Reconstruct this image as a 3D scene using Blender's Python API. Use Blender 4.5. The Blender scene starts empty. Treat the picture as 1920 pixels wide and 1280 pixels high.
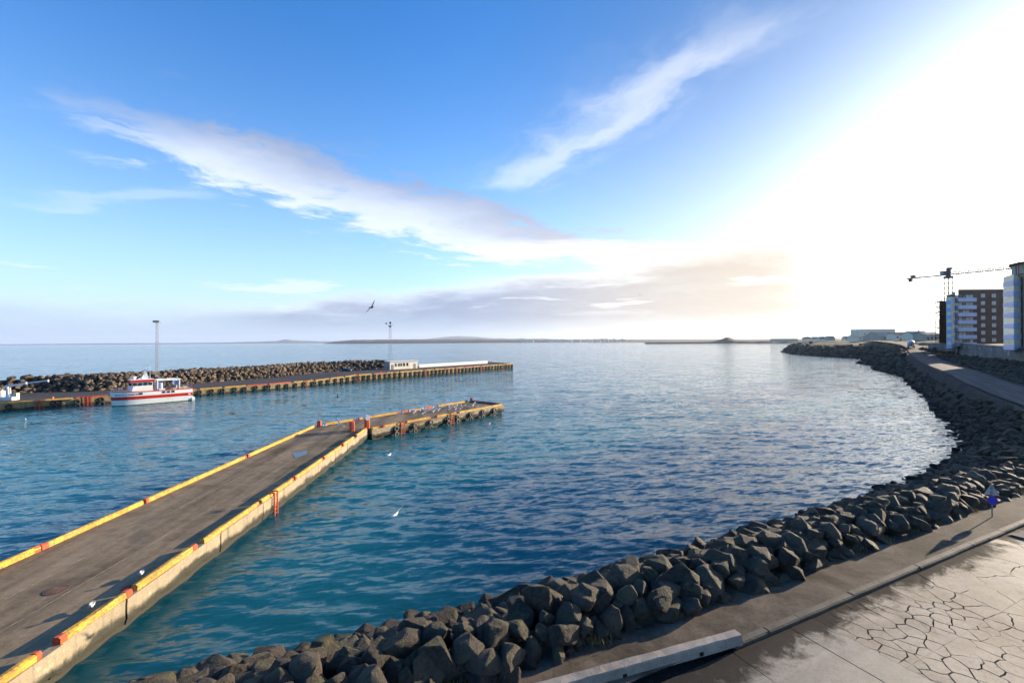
import bpy, bmesh, math, random
import numpy as np
from mathutils import Vector, Matrix, noise
R = math.radians
rnd = random.Random(7)
SC = bpy.context.scene
COL = SC.collection

# ------------------------------------------------------------------ camera
H = 14.0                    # lens height above the sea (m)
F = 853.0                   # focal length in pixels of a 1920 px wide frame
ROLL = 0.0065
cam_d = bpy.data.cameras.new('camera'); cam = bpy.data.objects.new('camera', cam_d); COL.objects.link(cam)
cam_d.sensor_width = 36.0; cam_d.sensor_fit = 'HORIZONTAL'; cam_d.lens = F / 1920 * 36
cam_d.clip_start = 0.1; cam_d.clip_end = 60000
c_, s_ = math.cos(ROLL), math.sin(ROLL)
m = Matrix(((c_, s_, 0, 0), (0, 0, -1, 0), (-s_, c_, 0, H), (0, 0, 0, 1)))
cam.matrix_world = m
SC.camera = cam

# ------------------------------------------------------------------ sky, sun, exposure
SUN_AZ, SUN_EL = R(60), R(11.5)
SUNV = Vector((math.sin(SUN_AZ) * math.cos(SUN_EL), math.cos(SUN_AZ) * math.cos(SUN_EL), math.sin(SUN_EL)))
SC.view_settings.view_transform = 'Standard'; SC.view_settings.look = 'None'
SC.view_settings.gamma = 1.0; SC.view_settings.exposure = 1.25; SC.view_settings.use_curve_mapping = False
SC.cycles.use_denoising = True
SC.cycles.max_bounces = 4; SC.cycles.diffuse_bounces = 2; SC.cycles.glossy_bounces = 3; SC.cycles.volume_bounces = 1; SC.cycles.transparent_max_bounces = 8
SC.cycles.caustics_reflective = False; SC.cycles.caustics_refractive = False
sun_d = bpy.data.lights.new('sun', 'SUN'); sun = bpy.data.objects.new('sun', sun_d); COL.objects.link(sun)
sun_d.energy = 5.0; sun_d.angle = R(0.6); sun_d.color = (1.0, 0.83, 0.62)
sun.rotation_euler = SUNV.to_track_quat('Z', 'Y').to_euler()

class NT:
    """small helper to write node maths as expressions"""
    def __init__(s, tree): s.t = tree; s.n = tree.nodes; s.l = tree.links
    def node(s, typ, **kw):
        o = s.n.new(typ)
        for k, v in kw.items(): setattr(o, k, v)
        return o
    def put(s, sock, v):
        if isinstance(v, bpy.types.NodeSocket): s.l.new(v, sock)
        elif v is not None:
            if isinstance(v, (tuple, list)) and len(v) == 3 and sock.type == 'RGBA': v = (*v, 1)
            sock.default_value = v
    def m(s, op, a, b=None, c=None, clamp=False):
        o = s.node('ShaderNodeMath', operation=op, use_clamp=clamp)
        s.put(o.inputs[0], a)
        if b is not None: s.put(o.inputs[1], b)
        if c is not None: s.put(o.inputs[2], c)
        return o.outputs[0]
    def add(s, a, b): return s.m('ADD', a, b)
    def sub(s, a, b): return s.m('SUBTRACT', a, b)
    def mul(s, a, b): return s.m('MULTIPLY', a, b)
    def step(s, v, a, b, lo=0.0, hi=1.0):
        o = s.node('ShaderNodeMapRange', interpolation_type='SMOOTHSTEP')
        s.put(o.inputs[0], v); s.put(o.inputs[1], a); s.put(o.inputs[2], b); s.put(o.inputs[3], lo); s.put(o.inputs[4], hi)
        return o.outputs[0]
    def noise(s, vec, scale, detail=4, rough=0.55, dist=0.0, out=0):
        o = s.node('ShaderNodeTexNoise'); s.put(o.inputs['Vector'], vec)
        o.inputs['Scale'].default_value = scale; o.inputs['Detail'].default_value = detail
        o.inputs['Roughness'].default_value = rough; o.inputs['Distortion'].default_value = dist
        return o.outputs[out]
    def mapping(s, vec, loc=(0, 0, 0), rot=(0, 0, 0), scale=(1, 1, 1)):
        if any(rot) and tuple(scale) != (1, 1, 1):       # turn first, then stretch along the turned axes
            vec = s.mapping(vec, (0, 0, 0), rot); rot = (0, 0, 0)
        o = s.node('ShaderNodeMapping'); s.put(o.inputs[0], vec)
        o.inputs[1].default_value = loc; o.inputs[2].default_value = rot; o.inputs[3].default_value = scale
        return o.outputs[0]
    def mix(s, f, a, b, blend='MIX'):
        o = s.node('ShaderNodeMix', data_type='RGBA', blend_type=blend)
        s.put(o.inputs[0], f); s.put(o.inputs[6], a); s.put(o.inputs[7], b)
        return o.outputs[2]
    def sep(s, v):
        o = s.node('ShaderNodeSeparateXYZ'); s.put(o.inputs[0], v); return o.outputs
    def comb(s, x, y, z):
        o = s.node('ShaderNodeCombineXYZ'); s.put(o.inputs[0], x); s.put(o.inputs[1], y); s.put(o.inputs[2], z); return o.outputs[0]
    def ramp(s, f, stops):
        o = s.node('ShaderNodeValToRGB'); s.put(o.inputs[0], f); e = o.color_ramp.elements
        while len(e) < len(stops): e.new(0.5)
        for el, (p, c) in zip(e, stops): el.position = p; el.color = (*c, 1)
        return o.outputs[0]
    def bump(s, h, strength, dist, normal=None):
        o = s.node('ShaderNodeBump'); s.put(o.inputs['Height'], h); o.inputs['Strength'].default_value = strength
        o.inputs['Distance'].default_value = dist
        if normal is not None: s.l.new(normal, o.inputs['Normal'])
        return o.outputs[0]

def build_world():
    w = bpy.data.worlds.new('World'); SC.world = w; w.use_nodes = True
    w.node_tree.nodes.clear(); N = NT(w.node_tree)
    sky = N.node('ShaderNodeTexSky', sky_type='NISHITA'); sky.sun_disc = False
    sky.sun_elevation = SUN_EL; sky.sun_rotation = SUN_AZ
    sky.altitude = 10; sky.air_density = 1.0; sky.dust_density = 1.2; sky.ozone_density = 3.0
    d = N.node('ShaderNodeTexCoord').outputs['Generated']
    x, y, z = N.sep(d)
    hs = N.node('ShaderNodeHueSaturation'); hs.inputs['Saturation'].default_value = 1.25; hs.inputs['Value'].default_value = 1.0
    hs.inputs['Hue'].default_value = 0.503
    N.put(hs.inputs['Color'], sky.outputs[0])
    # thin veil of ice haze round the low sun
    dt = N.node('ShaderNodeVectorMath', operation='DOT_PRODUCT'); N.put(dt.inputs[0], d); dt.inputs[1].default_value = SUNV
    cs = N.m('MAXIMUM', dt.outputs['Value'], 0.0)
    col = N.mix(1.0, hs.outputs[0], N.mix(N.step(cs, 0.35, 0.97), (1.0, 1.85, 2.35), (0.85, 1.0, 1.15)), 'MULTIPLY')
    low = N.m('POWER', N.sub(1.0, N.m('MAXIMUM', z, 0.0)), 4.0)        # the aureole hugs the moist layer near the horizon
    glow = N.mul(N.add(N.mul(N.m('POWER', cs, 3.8), 4.6), N.mul(N.m('POWER', cs, 12.0), 34.0)), low)
    glowc = N.node('ShaderNodeVectorMath', operation='SCALE'); glowc.inputs[0].default_value = (1.0, 0.96, 0.9); N.put(glowc.inputs[3], glow)
    a1 = N.node('ShaderNodeVectorMath', operation='ADD'); N.put(a1.inputs[0], col); N.put(a1.inputs[1], glowc.outputs[0])
    col = a1.outputs[0]
    # moist air: pale toward the horizon, lavender just above it on the side away from the sun
    zc = N.m('MAXIMUM', z, 0.012)
    hz = N.m('POWER', N.sub(1.0, N.m('MINIMUM', zc, 1.0)), 4.4)
    col = N.mix(N.mul(hz, 0.9), col, N.mix(N.step(cs, 0.25, 0.95), (6.3, 7.7, 8.4), (9.5, 9.3, 8.9)))
    hz2 = N.m('POWER', N.sub(1.0, N.m('MINIMUM', zc, 1.0)), 22.0)
    col = N.mix(N.mul(hz2, 0.9), col, N.mix(N.step(cs, 0.3, 0.92), (3.2, 3.9, 6.2), (9.0, 8.2, 7.0)))
    # flat cloud layer seen in perspective: p = (x, y) / z
    px, py = N.m('DIVIDE', x, zc), N.m('DIVIDE', y, zc)
    P = N.comb(px, py, 0.0)
    lit = N.mix(N.step(cs, 0.2, 0.9), (6.4, 6.9, 7.8), (9.5, 9.2, 8.8))
    shade = N.mix(N.step(cs, 0.35, 0.95), (2.5, 3.0, 4.4), (5.9, 5.0, 4.0))
    warp = N.noise(P, 0.9, 5, 0.6, 0.0, 1)
    def streak(p0, p1, w0, w1, soft, nscale, stretch, seed):
        ax = Vector((p1[0] - p0[0], p1[1] - p0[1])); L = ax.length; ang = math.atan2(ax.y, ax.x)
        wv = N.node('ShaderNodeVectorMath', operation='MULTIPLY_ADD'); N.put(wv.inputs[0], warp); wv.inputs[1].default_value = (0.9, 0.9, 0); N.put(wv.inputs[2], P)
        q = N.mapping(wv.outputs[0], (-(p0[0]+.45) * math.cos(ang) - (p0[1]+.45) * math.sin(ang), (p0[0]+.45) * math.sin(ang) - (p0[1]+.45) * math.cos(ang), 0), (0, 0, -ang))
        qx, qy, _ = N.sep(q)
        t = N.m('DIVIDE', qx, L)
        wd = N.add(w0, N.mul(N.m('MAXIMUM', t, 0.0), w1 - w0))
        r = N.m('DIVIDE', N.m('ABSOLUTE', qy), wd)
        ends = N.mul(N.step(t, -0.18, 0.12), N.step(t, 0.85, 1.25, 1.0, 0.0))
        nz = N.noise(N.mapping(q, (seed, seed * 1.7, 0), (0, 0, 0), (stretch, 1, 1)), nscale, 6, 0.62, 0.25)
        body = N.mul(N.step(r, 0.0, 1.0, 1.0, 0.0), ends)
        den = N.step(N.add(N.mul(nz, 1.25), N.mul(body, 0.5)), 0.86 - soft, 0.86 + soft)
        return N.mul(N.mul(den, N.step(r, 0.75, 1.6, 1.0, 0.0)), ends), N.m('DIVIDE', qy, wd)
    # main oblique cloud bank, brighter on its upper edge
    m1, e1 = streak((-1.75, 2.15), (0.55, 5.5), 0.6, 1.7, 0.17, 3.3, 0.7, 3.1)
    c1 = N.mix(N.step(e1, -0.7, 0.5), shade, lit)
    col = N.mix(N.mul(m1, 0.86), col, c1)
    m3, e3 = streak((-0.2, 4.7), (2.6, 5.6), 0.75, 1.1, 0.2, 2.4, 0.6, 12.9)      # white mass where the bank meets the low cloud
    col = N.mix(N.mul(m3, 0.75), col, N.mix(N.step(e3, -0.8, 0.4), N.mix(0.5, shade, lit), lit))
    m2, e2 = streak((-0.05, 2.95), (0.72, 1.5), 0.29, 0.17, 0.42, 5.2, 0.35, 8.3)     # feathered cirrus
    col = N.mix(N.mul(m2, 0.4), col, lit)
    m4, e4 = streak((-3.6, 3.3), (-2.1, 3.1), 0.22, 0.2, 0.3, 3.0, 0.4, 5.7)
    col = N.mix(N.mul(m4, 0.25), col, lit)
    # thin high cirrus everywhere
    cir = N.noise(N.mapping(P, (1.3, 0.4, 0), (0, 0, R(58)), (0.28, 1.2, 1)), 1.5, 5, 0.65, 0.6)
    col = N.mix(N.mul(N.step(cir, 0.62, 0.85), 0.04), col, lit)
    # low cloud bank above the horizon, uneven top
    az = N.m('ARCTAN2', x, y)
    A = N.comb(N.mul(az, 1.0), N.mul(z, 4.5), 0.0)
    nb = N.noise(N.mapping(A, (2.2, 0.3, 0)), 3.2, 6, 0.6, 0.3)
    nb2 = N.noise(N.mapping(A, (7.2, 1.3, 0)), 7.0, 6, 0.6, 0.2)
    top = N.add(N.add(0.08, N.mul(N.step(az, -0.65, 0.5), 0.105)), N.mul(N.sub(nb, 0.5), 0.10))
    top = N.add(top, N.mul(N.sub(nb2, 0.5), 0.035))
    bank = N.step(N.sub(top, z), -0.008, 0.03)
    rim = N.step(N.sub(top, z), 0.0, 0.055, 1.0, 0.0)
    bc = N.mix(N.mul(rim, 0.85), shade, lit)
    bank = N.mul(bank, N.mul(N.step(az, 0.5, 0.78, 1.0, 0.0), N.step(az, -0.75, -0.35, 0.35, 1.0)))
    fade = N.step(z, 0.0, 0.06, 0.3, 1.0)
    bank = N.mul(bank, N.step(nb2, 0.2, 0.6, 0.8, 1.0))
    col = N.mix(N.mul(N.mul(bank, fade), 0.95), col, bc)
    # small cumulus row far off on the left
    cu = N.noise(N.mapping(A, (4.9, 2.3, 0), (0, 0, 0), (1, 1.7, 1)), 4.6, 7, 0.58, 0.2)
    cm = N.mul(N.step(cu, 0.55, 0.66), N.mul(N.step(z, 0.05, 0.075), N.step(z, 0.11, 0.15, 1.0, 0.0)))
    col = N.mix(N.mul(cm, 0.6), col, lit)
    bg = N.node('ShaderNodeBackground'); N.put(bg.inputs[0], col); bg.inputs[1].default_value = 0.065
    w.cycles.sampling_method = 'MANUAL'; w.cycles.sample_map_resolution = 512
    out = N.node('ShaderNodeOutputWorld'); N.l.new(bg.outputs[0], out.inputs[0])
build_world()

# ------------------------------------------------------------------ helpers
def G(px, py, z=0.0):
    """survey: the point at height z that the 1920x1280 photograph shows at (px, py)"""
    dx, dy = px - 960.0, py - 640.0
    u = dx * c_ - dy * s_; v = dx * s_ + dy * c_
    d = F * (H - z) / v
    return Vector((u / F * d, d, z))
def D(px, py, d):
    """the point at distance d (m along the view axis) shown at (px, py)"""
    dx, dy = px - 960.0, py - 640.0
    u = dx * c_ - dy * s_; v = dx * s_ + dy * c_
    return Vector((u / F * d, d, H - v / F * d))

def tag(o, label=None, cat=None, group=None, kind=None):
    if label: o['label'] = label
    if cat: o['category'] = cat
    if group: o['group'] = group
    if kind: o['kind'] = kind
    return o
def thing(name, label, cat, loc=(0, 0, 0), rz=0.0, group=None):
    o = bpy.data.objects.new(name, None); COL.objects.link(o); o.empty_display_size = 0.3
    o.location = loc; o.rotation_euler = (0, 0, rz)
    return tag(o, label, cat, group)
def link(name, me, parent=None, loc=(0, 0, 0), rot=(0, 0, 0), scale=(1, 1, 1)):
    o = bpy.data.objects.new(name, me); COL.objects.link(o)
    o.parent = parent; o.location = loc; o.rotation_euler = rot; o.scale = scale
    return o
def children(o): return [c for c in bpy.data.objects if c.parent == o]
def copy_tree(o, parent=None):
    c = o.copy(); COL.objects.link(c); c.parent = parent
    for ch in list(o.children): copy_tree(ch, c)
    return c

class MB:
    """collects faces for ONE mesh"""
    def __init__(s): s.v = []; s.f = []; s.mi = []
    def raw(s, vs, fs, mi=0):
        b = len(s.v); s.v += [tuple(v) for v in vs]; s.f += [tuple(i + b for i in f) for f in fs]; s.mi += [mi] * len(fs); return s
    def box(s, c, size, rz=0.0, M=None, mi=0, taper=1.0):
        x, y, z = size[0] / 2, size[1] / 2, size[2] / 2
        vs = [Vector((sx * x * (taper if sz > 0 else 1), sy * y * (taper if sz > 0 else 1), sz * z)) for sz in (-1, 1) for sx, sy in ((-1, -1), (1, -1), (1, 1), (-1, 1))]
        rot = M if M is not None else Matrix.Rotation(rz, 3, 'Z')
        vs = [rot @ v + Vector(c) for v in vs]
        return s.raw(vs, [(3, 2, 1, 0), (4, 5, 6, 7), (0, 1, 5, 4), (1, 2, 6, 5), (2, 3, 7, 6), (3, 0, 4, 7)], mi)
    def beam(s, p0, p1, w, h, mi=0, up=(0, 0, 1), ch=0.0):
        p0, p1 = Vector(p0), Vector(p1); ax = (p1 - p0); L = ax.length; ax.normalize()
        side = ax.cross(Vector(up))
        if side.length < 1e-4: side = ax.cross(Vector((0, 1, 0)))
        side.normalize(); upv = side.cross(ax).normalized()
        if ch <= 0: prof = [(-w/2, -h/2), (w/2, -h/2), (w/2, h/2), (-w/2, h/2)]
        else: prof = [(-w/2, -h/2), (w/2, -h/2), (w/2, h/2-ch), (w/2-ch, h/2), (-w/2+ch, h/2), (-w/2, h/2-ch)]
        n = len(prof); vs = [p + side * a + upv * b for p in (p0, p1) for a, b in prof]
        fs = [tuple(range(n))[::-1], tuple(range(n, 2*n))] + [(i, (i+1) % n, n + (i+1) % n, n + i) for i in range(n)]
        return s.raw(vs, fs, mi)
    def cyl(s, p0, p1, r0, r1=None, n=10, mi=0, cap=True):
        r1 = r0 if r1 is None else r1
        p0, p1 = Vector(p0), Vector(p1); ax = (p1 - p0).normalized()
        a = ax.orthogonal().normalized(); b = ax.cross(a)
        vs = [p + (a * math.cos(2*math.pi*i/n) + b * math.sin(2*math.pi*i/n)) * r for p, r in ((p0, r0), (p1, r1)) for i in range(n)]
        fs = [(i, (i+1) % n, n + (i+1) % n, n + i) for i in range(n)]
        if cap: fs += [tuple(range(n))[::-1], tuple(range(n, 2*n))]
        return s.raw(vs, fs, mi)
    def rings(s, rings, mi=0, cap=True, closed=True):
        n = len(rings[0]); vs = [v for r in rings for v in r]; fs = []
        for k in range(len(rings) - 1):
            for i in range(n if closed else n - 1):
                j = (i + 1) % n
                fs.append((k*n+i, k*n+j, (k+1)*n+j, (k+1)*n+i))
        if cap and closed: fs += [tuple(range(n))[::-1], tuple(range((len(rings)-1)*n, len(rings)*n))]
        return s.raw(vs, fs, mi)
    def torus(s, c, ax, Rr, r, n=18, k=8, mi=0):
        ax = Vector(ax).normalized(); a = ax.orthogonal().normalized(); b = ax.cross(a); rs = []
        vs = []; fs = []
        for i in range(n):
            t = 2*math.pi*i/n; dr = a*math.cos(t) + b*math.sin(t)
            for j in range(k):
                q = 2*math.pi*j/k; vs.append(Vector(c) + dr*(Rr + r*math.cos(q)) + ax*(r*1.15*math.sin(q)))
        for i in range(n):
            for j in range(k):
                fs.append((i*k+j, ((i+1) % n)*k+j, ((i+1) % n)*k+(j+1) % k, i*k+(j+1) % k))
        return s.raw(vs, fs, mi)
    def prism(s, poly, z0, z1, mi=0):
        n = len(poly); vs = [(p[0], p[1], z0) for p in poly] + [(p[0], p[1], z1) for p in poly]
        fs = [tuple(range(n))[::-1], tuple(range(n, 2*n))] + [(i, (i+1) % n, n+(i+1) % n, n+i) for i in range(n)]
        return s.raw(vs, fs, mi)
    def mesh(s, name, mats, smooth=False):
        me = bpy.data.meshes.new(name); me.from_pydata(s.v, [], s.f)
        for mt in (mats if isinstance(mats, (list, tuple)) else [mats]): me.materials.append(mt)
        me.polygons.foreach_set('material_index', s.mi)
        if smooth: me.polygons.foreach_set('use_smooth', [True] * len(s.f))
        me.update(); return me
    def build(s, name, mats, parent=None, smooth=False, loc=(0, 0, 0), rot=(0, 0, 0)):
        return link(name, s.mesh(name, mats, smooth), parent, loc, rot)

def fixn(me):
    bm = bmesh.new(); bm.from_mesh(me); bmesh.ops.recalc_face_normals(bm, faces=bm.faces); bm.to_mesh(me); bm.free(); return me

# ------------------------------------------------------------------ materials
def new_mat(name):
    mt = bpy.data.materials.new(name); mt.use_nodes = True; mt.node_tree.nodes.clear()
    N = NT(mt.node_tree); p = N.node('ShaderNodeBsdfPrincipled'); o = N.node('ShaderNodeOutputMaterial')
    N.l.new(p.outputs[0], o.inputs[0]); return mt, N, p
def paint(name, col, rough=0.5, var=0.25, scale=1.5, dirt=(0.08, 0.07, 0.06), dirt_amt=0.3, bump=0.0, metal=0.0, coords='Object', fine=25.0, objvar=0.0, wear=(0.5, 0.75)):
    """base colour with wear: broad tone shifts, grime patches and fine grain"""
    mt, N, p = new_mat(name)
    tc = N.node('ShaderNodeTexCoord').outputs[coords] if coords != 'World' else N.node('ShaderNodeNewGeometry').outputs['Position']
    n1 = N.noise(tc, scale, 5, 0.6); n2 = N.noise(tc, scale * 3.7, 6, 0.65, 0.4); n3 = N.noise(tc, fine, 3, 0.6)
    lo = tuple(c * (1 - var) for c in col); hi = tuple(min(1, c * (1 + var)) for c in col)
    c = N.mix(N.step(n1, 0.3, 0.7), lo, hi)
    if dirt_amt > 0: c = N.mix(N.mul(N.step(n2, *wear), dirt_amt), c, dirt)
    c = N.mix(N.mul(N.step(n3, 0.35, 0.7), 0.3), c, tuple(x * 0.3 for x in col))
    if objvar > 0:
        oi = N.node('ShaderNodeObjectInfo').outputs['Random']
        k = N.add(1 - objvar, N.mul(oi, 2 * objvar))
        v = N.node('ShaderNodeVectorMath', operation='SCALE'); N.put(v.inputs[0], c); N.put(v.inputs[3], k); c = v.outputs[0]
    N.put(p.inputs['Base Color'], c); N.put(p.inputs['Roughness'], N.add(rough - 0.08, N.mul(n2, 0.16)))
    p.inputs['Metallic'].default_value = metal
    if bump > 0: N.put(p.inputs['Normal'], N.bump(N.add(n3, N.mul(n2, 1.5)), 0.6, bump))
    return mt
# ------------------------------------------------------------------ the sea
def sea_material():
    mt, N, p = new_mat('sea_water')
    pos = N.node('ShaderNodeNewGeometry').outputs['Position']
    gn = N.node('ShaderNodeNewGeometry').outputs['Normal']
    wind = N.noise(N.mapping(pos, (0, 0, 0), (0, 0, R(-10)), (0.35, 1, 1)), 0.012, 3, 0.6, 0.5)   # cat's-paws
    a = N.noise(N.mapping(pos, (0, 0, 0), (0, 0, R(-14)), (0.36, 1.35, 1)), 1.9, 5, 0.74, 0.35, 1)
    c = N.noise(N.mapping(pos, (2, 7, 0), (0, 0, R(-8)), (0.35, 1.5, 1)), 0.3, 3, 0.65, 0.4, 1)
    def vm(op, a, b=None, c=None):
        o = N.node('ShaderNodeVectorMath', operation=op); N.put(o.inputs[0], a)
        if b is not None: N.put(o.inputs[3 if op == 'SCALE' else 1], b)
        if c is not None: N.put(o.inputs[2], c)
        return o.outputs[0]
    s1 = vm('MULTIPLY', vm('SUBTRACT', a, (0.5, 0.5, 0.5)), (0.95, 1.7, 0.0))
    s2 = vm('MULTIPLY', vm('SUBTRACT', c, (0.5, 0.5, 0.5)), (0.3, 0.55, 0.0))
    sl = vm('SCALE', vm('ADD', s1, s2), N.step(wind, 0.3, 0.7, 0.85, 1.12))
    N.put(p.inputs['Normal'], vm('NORMALIZE', vm('ADD', gn, sl)))
    bc = N.mix(N.step(wind, 0.35, 0.65), (0.007, 0.122, 0.15), (0.010, 0.145, 0.162))
    N.put(p.inputs['Base Color'], bc); p.inputs['IOR'].default_value = 1.333
    p.inputs['Roughness'].default_value = 0.08
    # light is carried sideways inside the water, so shadows cast on it stay soft
    p.subsurface_method = 'BURLEY'; p.inputs['Subsurface Weight'].default_value = 1.0
    p.inputs['Subsurface Radius'].default_value = (0.5, 1.0, 1.0); p.inputs['Subsurface Scale'].default_value = 30.0
    return mt
def build_sea():
    r = [9.0]
    while r[-1] < 420: r.append(r[-1] * 1.0062)
    while r[-1] < 17000: r.append(r[-1] * 1.06)
    r = np.array(r); a = np.radians(np.linspace(-72, 72, 470))
    RR, AA = np.meshgrid(r, a, indexing='ij'); X = RR * np.sin(AA); Y = RR * np.cos(AA); Z = np.zeros_like(X)
    dX = np.zeros_like(X); dY = np.zeros_like(X)
    rg = np.random.RandomState(5); step = RR * 0.0063
    for i in range(90):
        lam = 0.55 * (8.0 ** rg.rand()); k = 2 * np.pi / lam
        th = np.radians(-100 + rg.randn() * 16)
        amp = 0.0085 * lam ** 0.75 * (0.6 + 0.8 * rg.rand()) * 0.34
        ph = rg.rand() * 6.283
        f = np.clip((lam / step - 3.0) / 3.0, 0, 1)
        arg = k * (X * np.cos(th) + Y * np.sin(th)) + ph
        Z += f * amp * np.sin(arg); q = 0.75 * f * amp * np.cos(arg)
        dX += q * np.cos(th); dY += q * np.sin(th)
    near = np.clip((RR - 9) / 6, 0, 1)
    V = np.stack([X + dX * near, Y + dY * near, Z], -1).reshape(-1, 3)
    nr, na = X.shape; idx = np.arange(nr * na).reshape(nr, na)
    Fc = np.stack([idx[:-1, :-1], idx[:-1, 1:], idx[1:, 1:], idx[1:, :-1]], -1).reshape(-1, 4)[:, ::-1]
    me = bpy.data.meshes.new('sea'); me.vertices.add(len(V)); me.vertices.foreach_set('co', V.ravel())
    me.loops.add(Fc.size); me.loops.foreach_set('vertex_index', Fc.ravel().astype(np.int32))
    me.polygons.add(len(Fc)); me.polygons.foreach_set('loop_start', np.arange(0, Fc.size, 4, dtype=np.int32))
    me.polygons.foreach_set('use_smooth', np.ones(len(Fc), bool)); me.update(calc_edges=True); me.validate()
    me.materials.append(sea_material())
    tag(link('sea', me), kind='structure')
build_sea()
# ------------------------------------------------------------------ survey of the shore
RZ = 4.3                                            # level of the near road
K0 = G(1500, 1165, RZ); K1 = G(1920, 985, RZ)
KD = (K1 - K0); KD.z = 0; KD.normalize(); KN = Vector((-KD.y, KD.x, 0))      # along the kerb, toward the sea
def KP(s, n, z=RZ):
    p = K0 + KD * s + KN * n; return Vector((p.x, p.y, z))
def SN(p): d = Vector((p.x, p.y, 0)) - Vector((K0.x, K0.y, 0)); return d.dot(KD), d.dot(KN)

def catmull(pts, n=6):
    out = []
    P = [pts[0] * 2 - pts[1]] + list(pts) + [pts[-1] * 2 - pts[-2]]
    for i in range(1, len(P) - 2):
        for k in range(n):
            t = k / n; a, b, c, d = P[i-1], P[i], P[i+1], P[i+2]
            out.append(0.5 * ((2*b) + (c - a)*t + (2*a - 5*b + 4*c - d)*t*t + (3*b - a - 3*c + d)*t**3))
    out.append(pts[-1]); return out

# left edge of the shore road, near to far
R1 = [KP(-60, 0), KP(-35, 0), KP(-15, 0), KP(0, 0), KP(14, 0), KP(28, 0), G(1975, 790, 4.7), G(1917, 760, 5.0), G(1867, 742, 5.1), G(1833, 727, 5.3), G(1800, 713, 5.5),
      G(1767, 695, 5.7), G(1742, 685, 5.9), G(1717, 672, 6.4), G(1704, 659, 8.2), G(1693, 648, 10.5)]
R1 += [Vector((222, 268, 11.8)), Vector((250, 310, 12.3)), Vector((300, 380, 12.6)), Vector((350, 450, 12.8)), Vector((410, 530, 12.8)), Vector((500, 640, 12.8)), Vector((640, 800, 12.8)), Vector((980, 1250, 12.0)), Vector((1250, 1700, 10.0))]
# waterline
W = [KP(-60, 12.2, 0), KP(-35, 12.2, 0), KP(-15, 12.4, 0), KP(0, 12.8, 0), KP(14, 13, 0), G(1690, 915), G(1750, 890), G(1800, 862), G(1812, 838), G(1808, 818), G(1775, 780), G(1740, 742), G(1722, 727),
     G(1700, 707), G(1668, 698), G(1640, 690), G(1660, 686), G(1617, 681.5), G(1640, 676), G(1612, 671.5), G(1565, 669), G(1492, 664), G(1471, 660)]
W += [Vector((330, 545, 0)), Vector((400, 590, 0)), Vector((540, 700, 0)), Vector((830, 1200, 0)), Vector((990, 1640, 0)), Vector((900, 1900, 0))]
for w_ in W: w_.z = 0.0
R1s = catmull(R1, 6); Ws = catmull(W, 8)
def offs(pts, dist, dz=0.0):
    out = []
    for i, p in enumerate(pts):
        a = pts[max(0, i-1)]; b = pts[min(len(pts)-1, i+1)]; t = (b - a); t.z = 0; t.normalize()
        out.append(Vector((p.x + t.y * dist, p.y - t.x * dist, p.z + dz)))
    return out
R2s = offs(R1s, 6.6)
def lerp_tab(tab, t):
    for (a, va), (b, vb) in zip(tab, tab[1:]):
        if t <= b: return va + (vb - va) * max(0.0, (t - a) / (b - a))
    return tab[-1][1]
# ---- height of the land anywhere, from distance to waterline, road and wall
Wn = np.array([(p.x, p.y) for p in Ws]); Rn = np.array([(p.x, p.y, p.z) for p in R1s])
def poly_dist(P, poly):
    """nearest distance (signed: + on the right of travel), and position along the polyline"""
    best = np.full(len(P), 1e9); sg = np.zeros(len(P)); par = np.zeros(len(P))
    for i in range(len(poly) - 1):
        a, b = poly[i, :2], poly[i+1, :2]; ab = b - a; L2 = ab @ ab + 1e-9
        t = np.clip(((P - a) @ ab) / L2, 0, 1); q = a + t[:, None] * ab; d = P - q
        dist = np.hypot(d[:, 0], d[:, 1]); side = ab[1] * d[:, 0] - ab[0] * d[:, 1]
        m = dist < best - 1e-6; best[m] = dist[m]; sg[m] = np.sign(side)[m]; par[m] = i + t[m]
    return best * np.where(sg == 0, 1, sg), par
def vnoise(x, y, seed, scale):
    rg = np.random.RandomState(seed); z = np.zeros_like(x)
    for o in range(5):
        for _ in range(4):
            th = rg.rand() * 6.283; k = (1.7 ** o) / scale * (0.7 + 0.6 * rg.rand()) * 6.283
            z += np.sin(k * (x * np.cos(th) + y * np.sin(th)) + rg.rand() * 6.283) / (1.6 ** o)
    return z / 6.0
WALL0, WALL1 = Vector((136.5, 121.0, 7.6)), Vector((175.5, 178.5, 9.0))
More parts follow.
